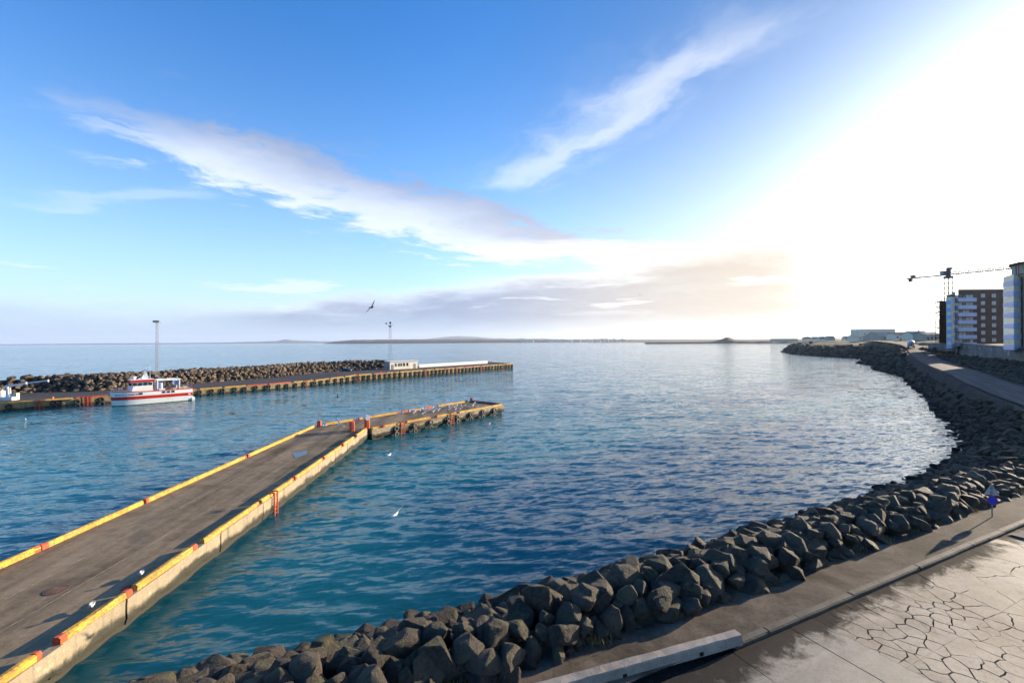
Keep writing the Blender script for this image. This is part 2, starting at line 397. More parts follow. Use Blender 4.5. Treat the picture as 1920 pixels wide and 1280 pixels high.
def land_z(x, y):
    P = np.stack([x, y], 1)
    dw, pw = poly_dist(P, Wn); dr, pr = poly_dist(P, Rn)
    rz = np.interp(pr, np.arange(len(Rn)), Rn[:, 2])
    near = np.clip((36 - (x * KD.x + y * KD.y - (K0.x * KD.x + K0.y * KD.y))) / 12, 0, 1)
    # seaward bank: rises from the water to the road edge
    wid = np.maximum(dw - np.minimum(dr, 0) , 1.0)      # bank width here
    t = np.clip(dw / np.maximum(dw + np.maximum(-dr, 0), 0.1), 0, 1)
    t2 = np.where(dr < 0, t, 1.0)
    steep = np.clip(dw / 16.0, 0, 1)
    zb_near = rz * np.clip(t2 * 1.35, 0, 1)
    zb_far = np.minimum(rz * 1.03, 9.0 * np.sqrt(np.clip(dw, 0, None) / 14.0) * np.where(dw < 14, 1, 0) + np.where(dw >= 14, 9.0 + (rz * 1.03 - 9.0) * np.clip((dw - 14) / 70, 0, 1), 0))
    far = np.clip((y - 190) / 50, 0, 1)
    z = zb_near * (1 - far) + np.minimum(zb_far, np.maximum(rz, 9.0) * 1.05) * far
    # landward side of the road: slope up to the buildings' terrace
    up = np.clip((dr - 9.0) / 11.0, 0, 1)
    gain = np.interp(y, [30, 60, 100, 180, 230, 300], [0.0, 0.8, 2.0, 2.8, 1.2, 0.4])
    z = np.where(dr > 0, rz + gain * up, z)
    z = np.where(dw < 0, np.maximum(-3.0, dw * 0.45), z)
    amp = np.clip(dw / 4, 0, 1) * np.where((dr > -0.6) & (dr < 9.0), 0.0, 1.0) * np.where(y < 36, 0.1, 1.0)
    z = z + amp * (vnoise(x, y, 3, 9.0) * 0.22 + vnoise(x, y, 4, 40.0) * 0.9 * far + vnoise(x, y, 8, 17.0) * 0.5 * far)
    return z - 0.16

# ------------------------------------------------------------------ materials of the ground
def ground_material():
    mt, N, p = new_mat('shore_ground')
    pos = N.node('ShaderNodeNewGeometry').outputs['Position']; x, y, z = N.sep(pos)
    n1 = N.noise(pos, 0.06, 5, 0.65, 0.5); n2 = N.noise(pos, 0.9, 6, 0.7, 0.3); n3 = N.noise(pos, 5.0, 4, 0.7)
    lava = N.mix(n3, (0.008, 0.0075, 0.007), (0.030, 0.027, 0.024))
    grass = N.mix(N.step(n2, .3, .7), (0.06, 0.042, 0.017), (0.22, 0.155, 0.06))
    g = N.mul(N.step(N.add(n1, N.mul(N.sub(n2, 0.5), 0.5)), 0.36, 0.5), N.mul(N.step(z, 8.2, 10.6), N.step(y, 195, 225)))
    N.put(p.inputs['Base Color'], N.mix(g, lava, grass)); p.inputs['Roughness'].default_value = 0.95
    N.put(p.inputs['Normal'], N.bump(N.add(n2, N.mul(n3, 0.4)), 0.9, 0.35)); return mt
M = {}
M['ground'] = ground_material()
def build_ground():
    me_v = []; fs = []
    def patch(xs, ys):
        X, Y = np.meshgrid(xs, ys, indexing='xy'); Z = land_z(X.ravel(), Y.ravel()).reshape(X.shape)
        b = len(me_v); me_v.extend(np.stack([X, Y, Z], -1).reshape(-1, 3).tolist())
        nx, ny = len(xs), len(ys)
        for j in range(ny - 1):
            for i in range(nx - 1):
                q = (b+j*nx+i, b+j*nx+i+1, b+(j+1)*nx+i+1, b+(j+1)*nx+i)
                if max(Z[j, i], Z[j, i+1], Z[j+1, i], Z[j+1, i+1]) > -2.9: fs.append(q)
    ys = np.concatenate([np.arange(-14, 50, 1.6), np.arange(50, 260, 1.9), np.arange(260, 620, 5.0), np.arange(620, 1900, 30)])
    xs = np.concatenate([np.arange(-60, -20, 4.0), np.arange(-20, 250, 1.9), np.arange(250, 420, 4.0), np.arange(420, 2200, 40)])
    patch(xs, ys)
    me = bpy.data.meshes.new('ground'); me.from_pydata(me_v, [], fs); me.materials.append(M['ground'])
    me.polygons.foreach_set('use_smooth', [True] * len(fs)); me.update()
    tag(link('ground', me), kind='structure')
build_ground()

# ---- near pavement, kerb, cracked road
def asphalt(name, lo, hi, rough, scale=3.0, streak=None, wet=0.0, gutter=False, spec=0.28):
    mt, N, p = new_mat(name); pos = N.node('ShaderNodeNewGeometry').outputs['Position']
    n1 = N.noise(pos, 0.35, 5, 0.65, 0.4); n2 = N.noise(pos, scale, 6, 0.7, 0.2); n3 = N.noise(pos, 60.0, 2, 0.7)
    c = N.mix(N.step(N.add(N.mul(n1, 0.6), N.mul(n2, 0.4)), 0.33, 0.67), lo, hi)
    if streak:
        ang, amt = streak
        st = N.noise(N.mapping(pos, (0, 0, 0), (0, 0, -ang), (0.05, 1.1, 1)), 1.2, 5, 0.6, 0.15)
        c = N.mix(N.mul(N.step(st, 0.42, 0.66), amt), c, tuple(v * 2.1 for v in hi))
    c = N.mix(N.mul(N.step(n3, 0.55, 0.75), 0.5), c, tuple(v * 1.6 for v in hi)); c = N.mix(N.mul(N.step(n3, 0.45, 0.25), 0.5), c, tuple(v * 0.45 for v in lo))
    n5 = N.noise(pos, 10.0, 5, 0.8, 0.3); n6 = N.noise(N.mapping(pos, (5, 2, 0)), 2.4, 6, 0.75, 0.5)
    c = N.mix(N.mul(N.step(n5, 0.5, 0.68), 0.5), c, tuple(v*0.4 for v in lo)); c = N.mix(N.mul(N.step(n6, 0.56, 0.7), 0.4), c, tuple(v*0.55 for v in lo))
    r = N.add(rough - 0.1, N.mul(n2, 0.2))
    if gutter:
        v = N.node('ShaderNodeVectorMath', operation='SUBTRACT'); N.put(v.inputs[0], pos); v.inputs[1].default_value = K0
        dn = N.node('ShaderNodeVectorMath', operation='DOT_PRODUCT'); N.put(dn.inputs[0], v.outputs[0]); dn.inputs[1].default_value = KN
        ds = N.node('ShaderNodeVectorMath', operation='DOT_PRODUCT'); N.put(ds.inputs[0], v.outputs[0]); ds.inputs[1].default_value = KD
        n4 = N.noise(pos, 0.9, 6, 0.75, 0.5)
        wd = N.add(0.62, N.mul(N.step(ds.outputs['Value'], -2.0, 2.2, 1.0, 0.0), 0.35))
        e = N.add(N.add(dn.outputs['Value'], wd), N.mul(N.sub(n4, 0.5), 2.6))
        dirt = N.mul(N.step(e, -0.35, 0.3), 0.92)
        patch = N.mul(N.step(N.noise(N.mapping(pos, (3, 1, 0)), 0.55, 5, 0.65, 0.4), 0.58, 0.72), 0.6)
        c = N.mix(patch, c, tuple(v_*0.32 for v_ in lo))
        c = N.mix(dirt, c, N.mix(n3, (0.012, 0.010, 0.008), (0.05, 0.042, 0.033)))
        wetp = N.mul(dirt, N.step(n1, 0.54, 0.62))
        r = N.sub(r, N.mul(wetp, 0.2))
        spec = N.add(N.mul(N.sub(1.0, N.m('MAXIMUM', dirt, N.mul(patch, 1.3), clamp=True)), spec), N.mul(wetp, 0.1))
    N.put(p.inputs['Base Color'], c)
    if wet > 0: r = N.sub(r, N.mul(N.step(n1, 0.52, 0.66), wet))
    N.put(p.inputs['Roughness'], r); N.put(p.inputs['Specular IOR Level'], spec)
    N.put(p.inputs['Normal'], N.bump(N.add(n3, N.mul(n2, 0.8)), 0.7, 0.02)); return mt
KANG = math.atan2(KD.y, KD.x)
M['pavement'] = asphalt('gritty_pavement', (0.036, 0.029, 0.021), (0.20, 0.158, 0.112), 0.85, 1.1, None, 0.0, False, 0.08)
M['crack_fill'] = asphalt('tar_filled_cracks', (0.010, 0.009, 0.008), (0.03, 0.026, 0.022), 0.9, 3.0, None, 0.0, False, 0.02)
M['old_road'] = asphalt('worn_concrete_road', (0.20, 0.162, 0.116), (0.44, 0.365, 0.27), 0.7, 1.0, None, 0.0, True, 0.16)
M['concrete_slab'] = asphalt('smooth_concrete', (0.15, 0.132, 0.106), (0.29, 0.255, 0.205), 0.6, 2.0, (KANG, 0.15), 0.0, True, 0.2)
M['dirt'] = asphalt('gutter_dirt', (0.018, 0.015, 0.012), (0.07, 0.06, 0.05), 0.8, 2.5, None, 0.55)
M['far_road'] = asphalt('wet_gravel_road', (0.03, 0.027, 0.028), (0.07, 0.064, 0.066), 0.85, 1.5, (R(52), 0.5))

def strip(name, pts_l, pts_r, zoff, mat_, jag=0.0, thick=0.0, parent=None):
    b = MB(); n = len(pts_l); vs = []
    for i, (l, r) in enumerate(zip(pts_l, pts_r)):
        jl = (noise.noise(Vector((i*0.7, 1.3, 0)))*jag, noise.noise(Vector((i*0.7, 7.7, 0)))*jag)
        vs += [Vector((l.x + jl[0], l.y + jl[1], l.z + zoff)), Vector((r.x, r.y, r.z + zoff))]
    b.raw(vs, [(2*i, 2*i+1, 2*i+3, 2*i+2) for i in range(n-1)])
    return b.build(name, mat_, parent)
def build_near_ground():
    S = [-60 + i * 0.8 for i in range(116)]
    # pavement slab with a real kerb face toward the road
    b = MB(); rows = []
    for i, s in enumerate(S):
        w = 3.4 + 0.4 * math.sin(s * 0.3)
        rows.append([KP(s, w, RZ - 0.02), KP(s, 1.6, RZ + 0.135 + 0.02*noise.noise(Vector((s*.4, 2, 0)))), KP(s, 0.22, RZ + 0.13)])
    vs = [v for r in rows for v in r]
    b.raw(vs, [(3*i+k, 3*i+k+1, 3*i+k+4, 3*i+k+3) for i in range(len(S)-1) for k in range(2)])
    tag(b.build('pavement', M['pavement']), kind='structure')
    # kerb stones, each about 1.6 m long, from the end of the barrier onward
    kerb = bpy.data.objects.new('kerb', None); COL.objects.link(kerb); tag(kerb, kind='structure')
    kb = MB(); L = 1.58
    kb.raw([(0, 0.225, -.2), (L, 0.225, -.2), (L, -0.02, -.2), (0, -0.02, -.2), (0, 0.225, 0.15), (L, 0.225, 0.15), (L, 0.02, 0.15), (0, 0.02, 0.15), (0, -0.02, 0.10), (L, -0.02, 0.10)],
           [(4, 7, 6, 5), (7, 8, 9, 6), (8, 3, 2, 9), (0, 4, 5, 1), (0, 3, 8, 7, 4), (1, 5, 6, 9, 2)])
    kme = fixn(kb.mesh('kerb_stone', M['kerb'])) if 'kerb' in M else None
    M['kerb'] = paint('kerb_concrete', (0.06, 0.05, 0.038), 0.8, 0.3, 1.2, (0.03, 0.026, 0.02), 0.5, 0.02)
    kme = fixn(kb.mesh('kerb_stone', M['kerb']))
    for i in range(-2, 40):
        o = link('kerb_stone', kme, kerb, KP(i * 1.6, rnd.uniform(-.012, .012), RZ + rnd.uniform(-.012, .008)), (0, 0, KANG + rnd.uniform(-.006, .006)))
    # bed under the broken road: dark joint filler
    b = MB(); q = [KP(-60, 0.05, RZ - 0.05), KP(62, 0.05, RZ - 0.05), KP(62, -16, RZ - 0.05), KP(-60, -30, RZ - 0.05)]
    b.raw(q, [(3, 2, 1, 0)]); road = b.build('road', M['crack_fill']); tag(road, kind='structure')
    # ---- the broken concrete: one piece per plate
    rg = random.Random(21)
    seeds = []
    def addseeds(n, s0, s1, n0, n1, md):
        t = 0
        while n > 0 and t < 4000:
            t += 1; c = (rg.uniform(s0, s1), rg.uniform(n0, n1))
            if all((c[0]-q[0])**2 + (c[1]-q[1])**2 > md*md for q in seeds): seeds.append(c); n -= 1
    addseeds(75, 0.4, 6.5, -4.3, -1.0, 0.42)
    addseeds(170, 0.5, 32, -12, -0.2, 1.15)
    addseeds(30, 28, 60, -13, -0.2, 3.0)
    s_lo, s_hi, n_lo, n_hi = 0.62, 60.0, -13.0, -0.03
    def clip(poly, a, b, c):      # keep a*x+b*y<=c
        out = []
        for i in range(len(poly)):
            p, q = poly[i], poly[(i+1) % len(poly)]; dp, dq = a*p[0]+b*p[1]-c, a*q[0]+b*q[1]-c
            if dp <= 0: out.append(p)
            if dp * dq < 0: t = dp/(dp-dq); out.append((p[0]+(q[0]-p[0])*t, p[1]+(q[1]-p[1])*t))
        return out
    JS, JN = (5.1, 9.9, 15.2, 21.0, 28.0), (-2.75, -5.6, -8.6)
    def plate(sd, poly):
        dense = 0.4 < sd[0] < 6.5 and -4.3 < sd[1]
        # wander the shared edges
        ring = []
        for i in range(len(poly)):
            p, q = poly[i], poly[(i+1) % len(poly)]; L = math.hypot(q[0]-p[0], q[1]-p[1]); k = max(1, min(12, int(L/0.16)))
            for j in range(k):
                t = j/k; x, y = p[0]+(q[0]-p[0])*t, p[1]+(q[1]-p[1])*t
                fj = min([abs(x-q) for q in JS+(s_lo,)] + [abs(y-q) for q in JN+(n_hi,)]); fj = max(0.0, min(1.0, (fj-.004)/.2))
                if fj > 0:
                    v = (noise.noise_vector(Vector((x*1.5, y*1.5, 4.0)))*0.16 + noise.noise_vector(Vector((x*6.5, y*6.5, 9.0)))*0.1)*fj; x += v.x; y += v.y
                ring.append((x, y))
        cx = sum(r[0] for r in ring)/len(ring); cy = sum(r[1] for r in ring)/len(ring)
        top = []; low = []
        for x, y in ring:
            d = math.hypot(x-cx, y-cy)+1e-6
            g = noise.noise(Vector((x*.75, y*.75, 11.0))) + 0.35*noise.noise(Vector((x*3.1, y*3.1, 2.0))) + (0.62 if dense else 0.3)
            on_j = min([abs(x-q) for q in JS] + [abs(y-q) for q in JN]) < .006
            g = max(0.0004, min(0.025, (g-.08)*0.055)) if min(abs(x-s_lo), abs(y-n_hi)) > .02 else 0.001
            if on_j: g = 0.004+.006*max(0, noise.noise(Vector((x, y, 6))))
            xx, yy = x-(x-cx)/d*g, y-(y-cy)/d*g
            p = KP(xx, yy); top.append(Vector((p.x, p.y, RZ))); low.append(Vector((p.x, p.y, RZ-0.08)))
        n = len(ring); mb = MB(); mb.raw(top + low, [tuple(range(n))] + [(i, n+i, n+(i+1) % n, (i+1) % n) for i in range(n)])
        mb.build('road_plate', M['old_road'], road)
    for sd in seeds:
        poly = [(s_lo, n_lo), (s_hi, n_lo), (s_hi, n_hi), (s_lo, n_hi)]
        for o in sorted(seeds, key=lambda q: (q[0]-sd[0])**2+(q[1]-sd[1])**2)[1:26]:
            a, b_ = o[0]-sd[0], o[1]-sd[1]; poly = clip(poly, a, b_, (o[0]**2+o[1]**2-sd[0]**2-sd[1]**2)/2)
        polys = [poly]
        for jl in JS:
            polys = [q for pl in polys for q in (clip(pl, 1, 0, jl), clip(pl, -1, 0, -jl))]
        for jl in JN:
            polys = [q for pl in polys for q in (clip(pl, 0, 1, jl), clip(pl, 0, -1, -jl))]
        for poly in [q for q in polys if len(q) > 2 and abs(sum(q[i][0]*q[(i+1) % len(q)][1]-q[(i+1) % len(q)][0]*q[i][1] for i in range(len(q)))) > .01]: plate(sd, poly)
    # smooth concrete crossing: two slabs side by side
    def slab(s0, s1, n0, n1, z):
        mb = MB(); ps = [KP(s0, n0), KP(s1, n0), KP(s1, n1), KP(s0, n1)]
        mb.prism([(p.x, p.y) for p in ps], RZ - 0.1, RZ + z); o = mb.build('concrete_slab', M['concrete_slab'], road); fixn(o.data)
    slab(-0.62, 0.6, -14, -0.035, 0.006); slab(-3.4, -0.65, -14, -0.035, 0.0); slab(-12.0, -3.43, -14, -0.035, 0.003)
build_near_ground()
def fence_road():
    i0 = next(i for i, p in enumerate(R1s) if p.y > 36 and p.x > 36)
    a, b = R1s[i0-8:i0+78], R2s[i0-8:i0+78]
    # shore road: cambered ribbon, laid just above the ground
    mb = MB(); vs = []
    for l, r in zip(a, b):
        for k in range(7):
            t = k/6; q = l.lerp(r, t); vs.append(Vector((q.x, q.y, q.z + 0.05 + 0.10*(1-(2*t-1)**2))))
    n = len(a); mb.raw(vs, [(7*i+k, 7*i+k+1, 7*i+k+8, 7*i+k+7) for i in range(n-1) for k in range(6)])
    o = mb.build('shore_road', M['far_road'], smooth=True); fixn(o.data); tag(o, kind='structure')
fence_road()

# ------------------------------------------------------------------ rocks
def rock_material(name, lo, hi, moss, moss_amt):
    mt, N, p = new_mat(name); g = N.node('ShaderNodeNewGeometry'); pos = g.outputs['Position']
    tc = N.node('ShaderNodeTexCoord').outputs['Object']
    oi = N.node('ShaderNodeObjectInfo').outputs['Random']; isl = g.outputs['Random Per Island']
    rn = N.m('FRACT', N.add(N.mul(oi, 7.3), N.mul(isl, 3.1)))
    n1 = N.noise(pos, 1.3, 6, 0.68, 0.3); n2 = N.noise(pos, 6.0, 6, 0.7, 0.2); n3 = N.noise(pos, 22.0, 4, 0.7)
    c = N.mix(N.add(N.mul(N.step(n2, 0.3, 0.7), 0.5), N.mul(rn, 0.62)), lo, hi)
    c = N.mix(N.mul(N.step(n1, 0.5, 0.7), 0.35), c, tuple(v*1.7 for v in hi))
    nz = N.sep(g.outputs['Normal'])[2]
    c = N.mix(N.mul(N.mul(N.step(N.add(n1, N.mul(n3, .3)), 0.62, 0.8), N.step(nz, 0.2, 0.8)), moss_amt), c, moss)
    z = N.sep(pos)[2]; c = N.mix(N.step(N.add(z, N.mul(n1, 0.8)), 0.6, 1.6, 0.9, 0.0), c, (0.010, 0.011, 0.008))     # tide line weed
    N.put(p.inputs['Base Color'], c); N.put(p.inputs['Roughness'], N.add(0.62, N.mul(n2, 0.3))); p.inputs['Specular IOR Level'].default_value = 0.3
    N.put(p.inputs['Normal'], N.bump(N.add(N.add(n2, N.mul(n3, 0.5)), n1), 1.0, 0.2)); return mt
M['rock'] = rock_material('basalt_boulder', (0.011, 0.0095, 0.0075), (0.112, 0.090, 0.066), (0.10, 0.095, 0.03), 0.6)
M['rock2'] = rock_material('quarried_boulder', (0.040, 0.031, 0.022), (0.205, 0.152, 0.104), (0.2, 0.13, 0.05), 0.4)
def rock_mesh(seed, mat_, fine=True, flat=0.75):
    rg = random.Random(seed); bm = bmesh.new()
    for i in range(15):
        v = Vector((rg.gauss(0, 1), rg.gauss(0, 1), rg.gauss(0, 1))).normalized() * rg.uniform(0.82, 1.1)
        bm.verts.new((v.x*0.56, v.y*0.5, v.z*0.5*flat))
    r = bmesh.ops.convex_hull(bm, input=bm.verts)
    bmesh.ops.delete(bm, geom=[g for g in r['geom_interior'] if isinstance(g, bmesh.types.BMVert)], context='VERTS')
    if fine:
        bmesh.ops.bevel(bm, geom=list(bm.edges), offset=0.06, segments=2, profile=0.6, affect='EDGES', clamp_overlap=True)
        bmesh.ops.triangulate(bm, faces=bm.faces)
        long_ = [e for e in bm.edges if e.calc_length() > 0.2]
        bmesh.ops.subdivide_edges(bm, edges=long_, cuts=2, use_grid_fill=True); bmesh.ops.triangulate(bm, faces=bm.faces)
        for v in bm.verts:
            n_ = noise.noise_vector(v.co*3.1 + Vector((seed, 0, 0)))*0.045 + noise.noise_vector(v.co*9 + Vector((0, seed, 0)))*0.016
            v.co += n_
    else:
        bmesh.ops.bevel(bm, geom=list(bm.edges), offset=0.03, segments=1, affect='EDGES', clamp_overlap=True); bmesh.ops.triangulate(bm, faces=bm.faces)
    me = bpy.data.meshes.new('stone'); bm.to_mesh(me); bm.free(); me.materials.append(mat_)
    if fine:
        me.polygons.foreach_set('use_smooth', [True]*len(me.polygons)); me.set_sharp_from_angle(angle=R(38))
    return me
def place_rocks(root, spots, meshes, lows, nmax, mat_, stuffname):
    """spots: (pos, size, key); the largest in view become single stones, the rest one joined part"""
    spots.sort(key=lambda s: -s[2]); rg = random.Random(5); VV = []; FF = []; base = 0
    lows_np = [(np.array([v.co[:] for v in me.vertices]), np.array([p.vertices[:] for p in me.polygons])) for me in lows]
    for i, (p, sz, key) in enumerate(spots):
        e = (rg.uniform(-.5, .5), rg.uniform(-.5, .5), rg.uniform(0, 6.28)); sc = (sz*rg.uniform(.85, 1.25), sz*rg.uniform(.85, 1.1), sz*rg.uniform(.85, 1.15))
        if i < nmax: link('stone', rg.choice(meshes), root, p, e, sc)
        else:
            v, f = rg.choice(lows_np)
            from mathutils import Euler
            Rm = np.array(Euler(e).to_matrix()); VV.append((v * np.array(sc)) @ Rm.T + np.array(p)); FF.append(f + base); base += len(v)
    if VV:
        me = bpy.data.meshes.new(stuffname); me.from_pydata(np.concatenate(VV).tolist(), [], np.concatenate(FF).tolist()); me.materials.append(mat_)
        tag(link(stuffname, me, root), kind='stuff')

def build_revetment():
    root = thing('rock_seawall', 'long seawall of dark piled basalt boulders curving along the pavement and bay', 'seawall')
    fine = [rock_mesh(100+i, M['rock'], True, 0.85) for i in range(16)]; low = [rock_mesh(300+i, M['rock'], False) for i in range(8)]
    rg = random.Random(11); spots = []
    camv = Vector((0, 0, H))
    # straight wall beside the pavement
    s = -34.0
    prof = [(2.12, 4.52, 0.92), (2.35, 4.9, 0.95), (2.8, 5.12, 1.0), (3.4, 5.14, 1.05), (4.1, 4.75, 1.05), (4.8, 4.25, 1.1), (5.7, 3.75, 1.15), (6.7, 3.2, 1.2), (7.8, 2.6, 1.25), (8.9, 2.0, 1.3), (10.0, 1.35, 1.3), (11.0, 0.75, 1.3), (12.0, 0.2, 1.3)]
    for row, (n, z, sz) in enumerate(prof):
        s = -34 + rg.uniform(0, .8)
        while s < 30:
            k = rg.choice((rg.uniform(.6, .85), rg.uniform(.85, 1.2), rg.uniform(1.0, 1.35)))*sz
            off = 0.0
            fw = min(1.0, max(0.0, (-12-s)/8))*min(1.0, max(0.0, (n-3.2)/2.5))      # the bank widens toward the pier root
            p = Vector((0, 0, 0.15*fw*(1 if n < 8 else .4))) + KP(s, n + 0.75*fw + rg.uniform(-.22, .22) + max(0, (s-14)/16)**2*0.5, z - 0.12 + rg.uniform(-.16, .2) - (0.3 if s > 16 and row < 5 else 0)*min(1, (s-16)/10 if s > 16 else 0))
            spots.append((p, k, (6.0 if row < 5 or (s < -12 and row < 9) else 1.0)*k*k/(p-camv).length**1.0)); s += k*rg.uniform(.66, .82)
        
    # rest of the bay: boulders on the bank between water and shore road
    acc = 0
    Wpts = [p for p in Ws if (p - KP(28, 12, 0)).length < 6 or p.y > 43]
    for i in range(len(Wpts)-1):
        a, b = Wpts[i], Wpts[i+1]
        if a.y > 560: break
        L = (b-a).length; t = (b-a).normalized(); nr = Vector((t.y, -t.x, 0)); d = a.length
        sz0 = 1.1 if d < 110 else (1.6 if d < 180 else (2.4 if d < 330 else 3.6))
        wmax = 16 if a.y < 75 else (9 if d < 200 else 18)
        u = 0.0
        while u < L:
            w = -0.8
            while w < wmax:
                k = sz0*rg.uniform(.6, 1.3); p = a + t*(u+rg.uniform(-.4, .4)*sz0) + nr*(w+rg.uniform(-.3, .3)*sz0)
                spots.append((p, k, None)); w += sz0*rg.uniform(.75, 1.0)
            u += sz0*0.85
    todo = [s_ for s_ in spots if s_[2] is None]; P = np.array([(s_[0].x, s_[0].y) for s_ in todo]); zz = land_z(P[:, 0], P[:, 1]); dr, _ = poly_dist(P, Rn)
    out = [s_ for s_ in spots if s_[2] is not None]
    for s_, z, r in zip(todo, zz, dr):
        if r > -1.3 - s_[1]*.3 or z < -1.0: continue
        p = s_[0]; sn = SN(p)
        if sn[0] < 29 and sn[1] < 13.5: continue
        if p.y > 225 and z > 7.5 and rg.random() < .93: continue
        q = Vector((p.x, p.y, z + 0.16 + rg.uniform(-.15, .3)*s_[1])); out.append((q, s_[1], s_[1]**2*0.8/(q-camv).length**1.2))
    sg = G(1839, 968, RZ) - KN*0.45
    out = [o_ for o_ in out if math.hypot(o_[0].x-sg.x, o_[0].y-sg.y) > 0.45+o_[1]*.45]      # clear of the sign post
    place_rocks(root, out, fine, low, 300, M['rock'], 'boulders')
    print('revetment rocks', len(out))
build_revetment()

def build_rubble():
    low = [rock_mesh(700+i, M['rock'], False) for i in range(6)]; rg = random.Random(44); P = []
    for i in range(2600):
        k = rg.randint(38, 92); t = rg.random(); p = R2s[k].lerp(R2s[k+1], t); tn = (R2s[k+1]-R2s[k]); tn.z = 0; tn.normalize(); o = rg.uniform(1.2, 15); q = Vector((p.x+tn.y*o, p.y-tn.x*o))
        if 36 < q.y < 215: P.append((q.x, q.y))
    P = np.array(P); z = land_z(P[:, 0], P[:, 1]); VV = []; FF = []; base = 0
    from mathutils import Euler
    L = [(np.array([v.co[:] for v in me.vertices]), np.array([p.vertices[:] for p in me.polygons])) for me in low]
    for (x, y), zz in zip(P, z):
        v, f = rg.choice(L); sc = rg.choice((.35, .5, .7, 1.0, 1.3)); Rm = np.array(Euler((rg.random(), rg.random(), rg.uniform(0, 6))).to_matrix()); VV.append((v*sc) @ Rm.T + np.array((x, y, zz+.16+sc*.05))); FF.append(f+base); base += len(v)
    me = bpy.data.meshes.new('rubble'); me.from_pydata(np.concatenate(VV).tolist(), [], np.concatenate(FF).tolist()); me.materials.append(M['rock'])
    tag(link('rubble', me), 'dark lava rubble covering the slope between shore road and retaining wall', 'rubble', kind='stuff')
build_rubble()
words = ['first', 'second', 'third', 'fourth', 'fifth', 'sixth', 'seventh', 'eighth', 'ninth', 'tenth', 'eleventh', 'twelfth', 'thirteenth', 'fourteenth', 'fifteenth', 'sixteenth', 'seventeenth', 'eighteenth', 'nineteenth']
tens = {2: 'twenty', 3: 'thirty', 4: 'forty', 5: 'fifty', 6: 'sixty', 7: 'seventy', 8: 'eighty', 9: 'ninety'}
def ordinal(n):
    if n < 20: return words[n-1]
    a, b = divmod(n, 10); return (tens[a][:-1]+'ieth') if b == 0 else tens[a]+' '+words[b-1]
# ------------------------------------------------------------------ materials for harbour things
M['yellow'] = paint('worn_yellow_paint', (0.64, 0.345, 0.03), 0.7, 0.3, 2.0, (0.17, 0.12, 0.065), 0.85, 0.012, coords='World', wear=(0.46, 0.62))
M['orange'] = paint('orange_red_paint', (0.62, 0.085, 0.02), 0.5, 0.2, 1.2, (0.13, 0.05, 0.03), 0.7, 0.006, coords='World', wear=(0.46, 0.64))
M['red_rust'] = paint('rusty_red_paint', (0.30, 0.05, 0.022), 0.6, 0.3, 1.6, (0.10, 0.04, 0.02), 0.5, 0.01, coords='World')
M['rubber'] = paint('tyre_rubber', (0.022, 0.021, 0.020), 0.75, 0.3, 4.0, (0.08, 0.075, 0.06), 0.3, 0.005)
M['grey_rubber'] = paint('sun_bleached_tyre', (0.15, 0.135, 0.115), 0.8, 0.3, 4.0, (0.05, 0.045, 0.04), 0.4, 0.005)
M['white'] = paint('white_paint', (0.78, 0.77, 0.74), 0.4, 0.06, 0.8, (0.4, 0.36, 0.3), 0.14)
M['cream'] = paint('cream_render', (0.86, 0.78, 0.62), 0.7, 0.1, 0.8, (0.4, 0.34, 0.26), 0.2)
M['galv'] = paint('galvanised_steel', (0.30, 0.31, 0.33), 0.45, 0.15, 3.0, (0.15, 0.13, 0.12), 0.25, 0, 0.6)
M['dark_steel'] = paint('dark_steel', (0.06, 0.06, 0.065), 0.5, 0.2, 3.0, (0.09, 0.06, 0.04), 0.3, 0, 0.3)
def glass(name, col=(0.02, 0.025, 0.03), rough=0.06):
    mt, N, p = new_mat(name); N.put(p.inputs['Base Color'], col); p.inputs['Roughness'].default_value = rough
    p.inputs['IOR'].default_value = 1.5; p.inputs['Specular IOR Level'].default_value = 0.7; return mt
M['glass'] = glass('dark_window_glass')
def quay_concrete(name, lo, hi, tide):
    mt, N, p = new_mat(name); g = N.node('ShaderNodeNewGeometry'); pos = g.outputs['Position']; x, y, z = N.sep(pos)
    n1 = N.noise(pos, 0.45, 6, 0.65, 0.4); n2 = N.noise(pos, 2.6, 6, 0.7, 0.3); n3 = N.noise(pos, 14, 4, 0.7)
    c = N.mix(N.add(N.mul(n1, 0.55), N.mul(n2, 0.45)), lo, hi)
    run = N.noise(N.mapping(pos, (0, 0, 0), (0, 0, 0), (2.2, 2.2, 0.12)), 1.0, 4, 0.6)          # rain and rust runs
    c = N.mix(N.mul(N.step(run, 0.52, 0.72), 0.5), c, tuple(v*0.4 for v in lo))
    c = N.mix(N.mul(N.step(n2, 0.58, 0.7), 0.4), c, tuple(min(1, v*1.5) for v in hi))
    c = N.mix(N.step(N.add(z, N.mul(N.sub(n1, .5), 1.3)), tide - 0.12, tide + 0.22, 0.93, 0.0), c, (0.016, 0.017, 0.010))
    N.put(p.inputs['Base Color'], c); p.inputs['Roughness'].default_value = 0.85
    N.put(p.inputs['Normal'], N.bump(N.add(N.add(n2, N.mul(n3, .5)), N.mul(n1, 1.2)), 0.9, 0.06)); return mt
M['pier_wall'] = quay_concrete('pier_concrete', (0.15, 0.12, 0.075), (0.44, 0.36, 0.24), 0.85)
M['quay_wall'] = quay_concrete('quay_concrete', (0.12, 0.09, 0.045), (0.36, 0.27, 0.13), 0.42)
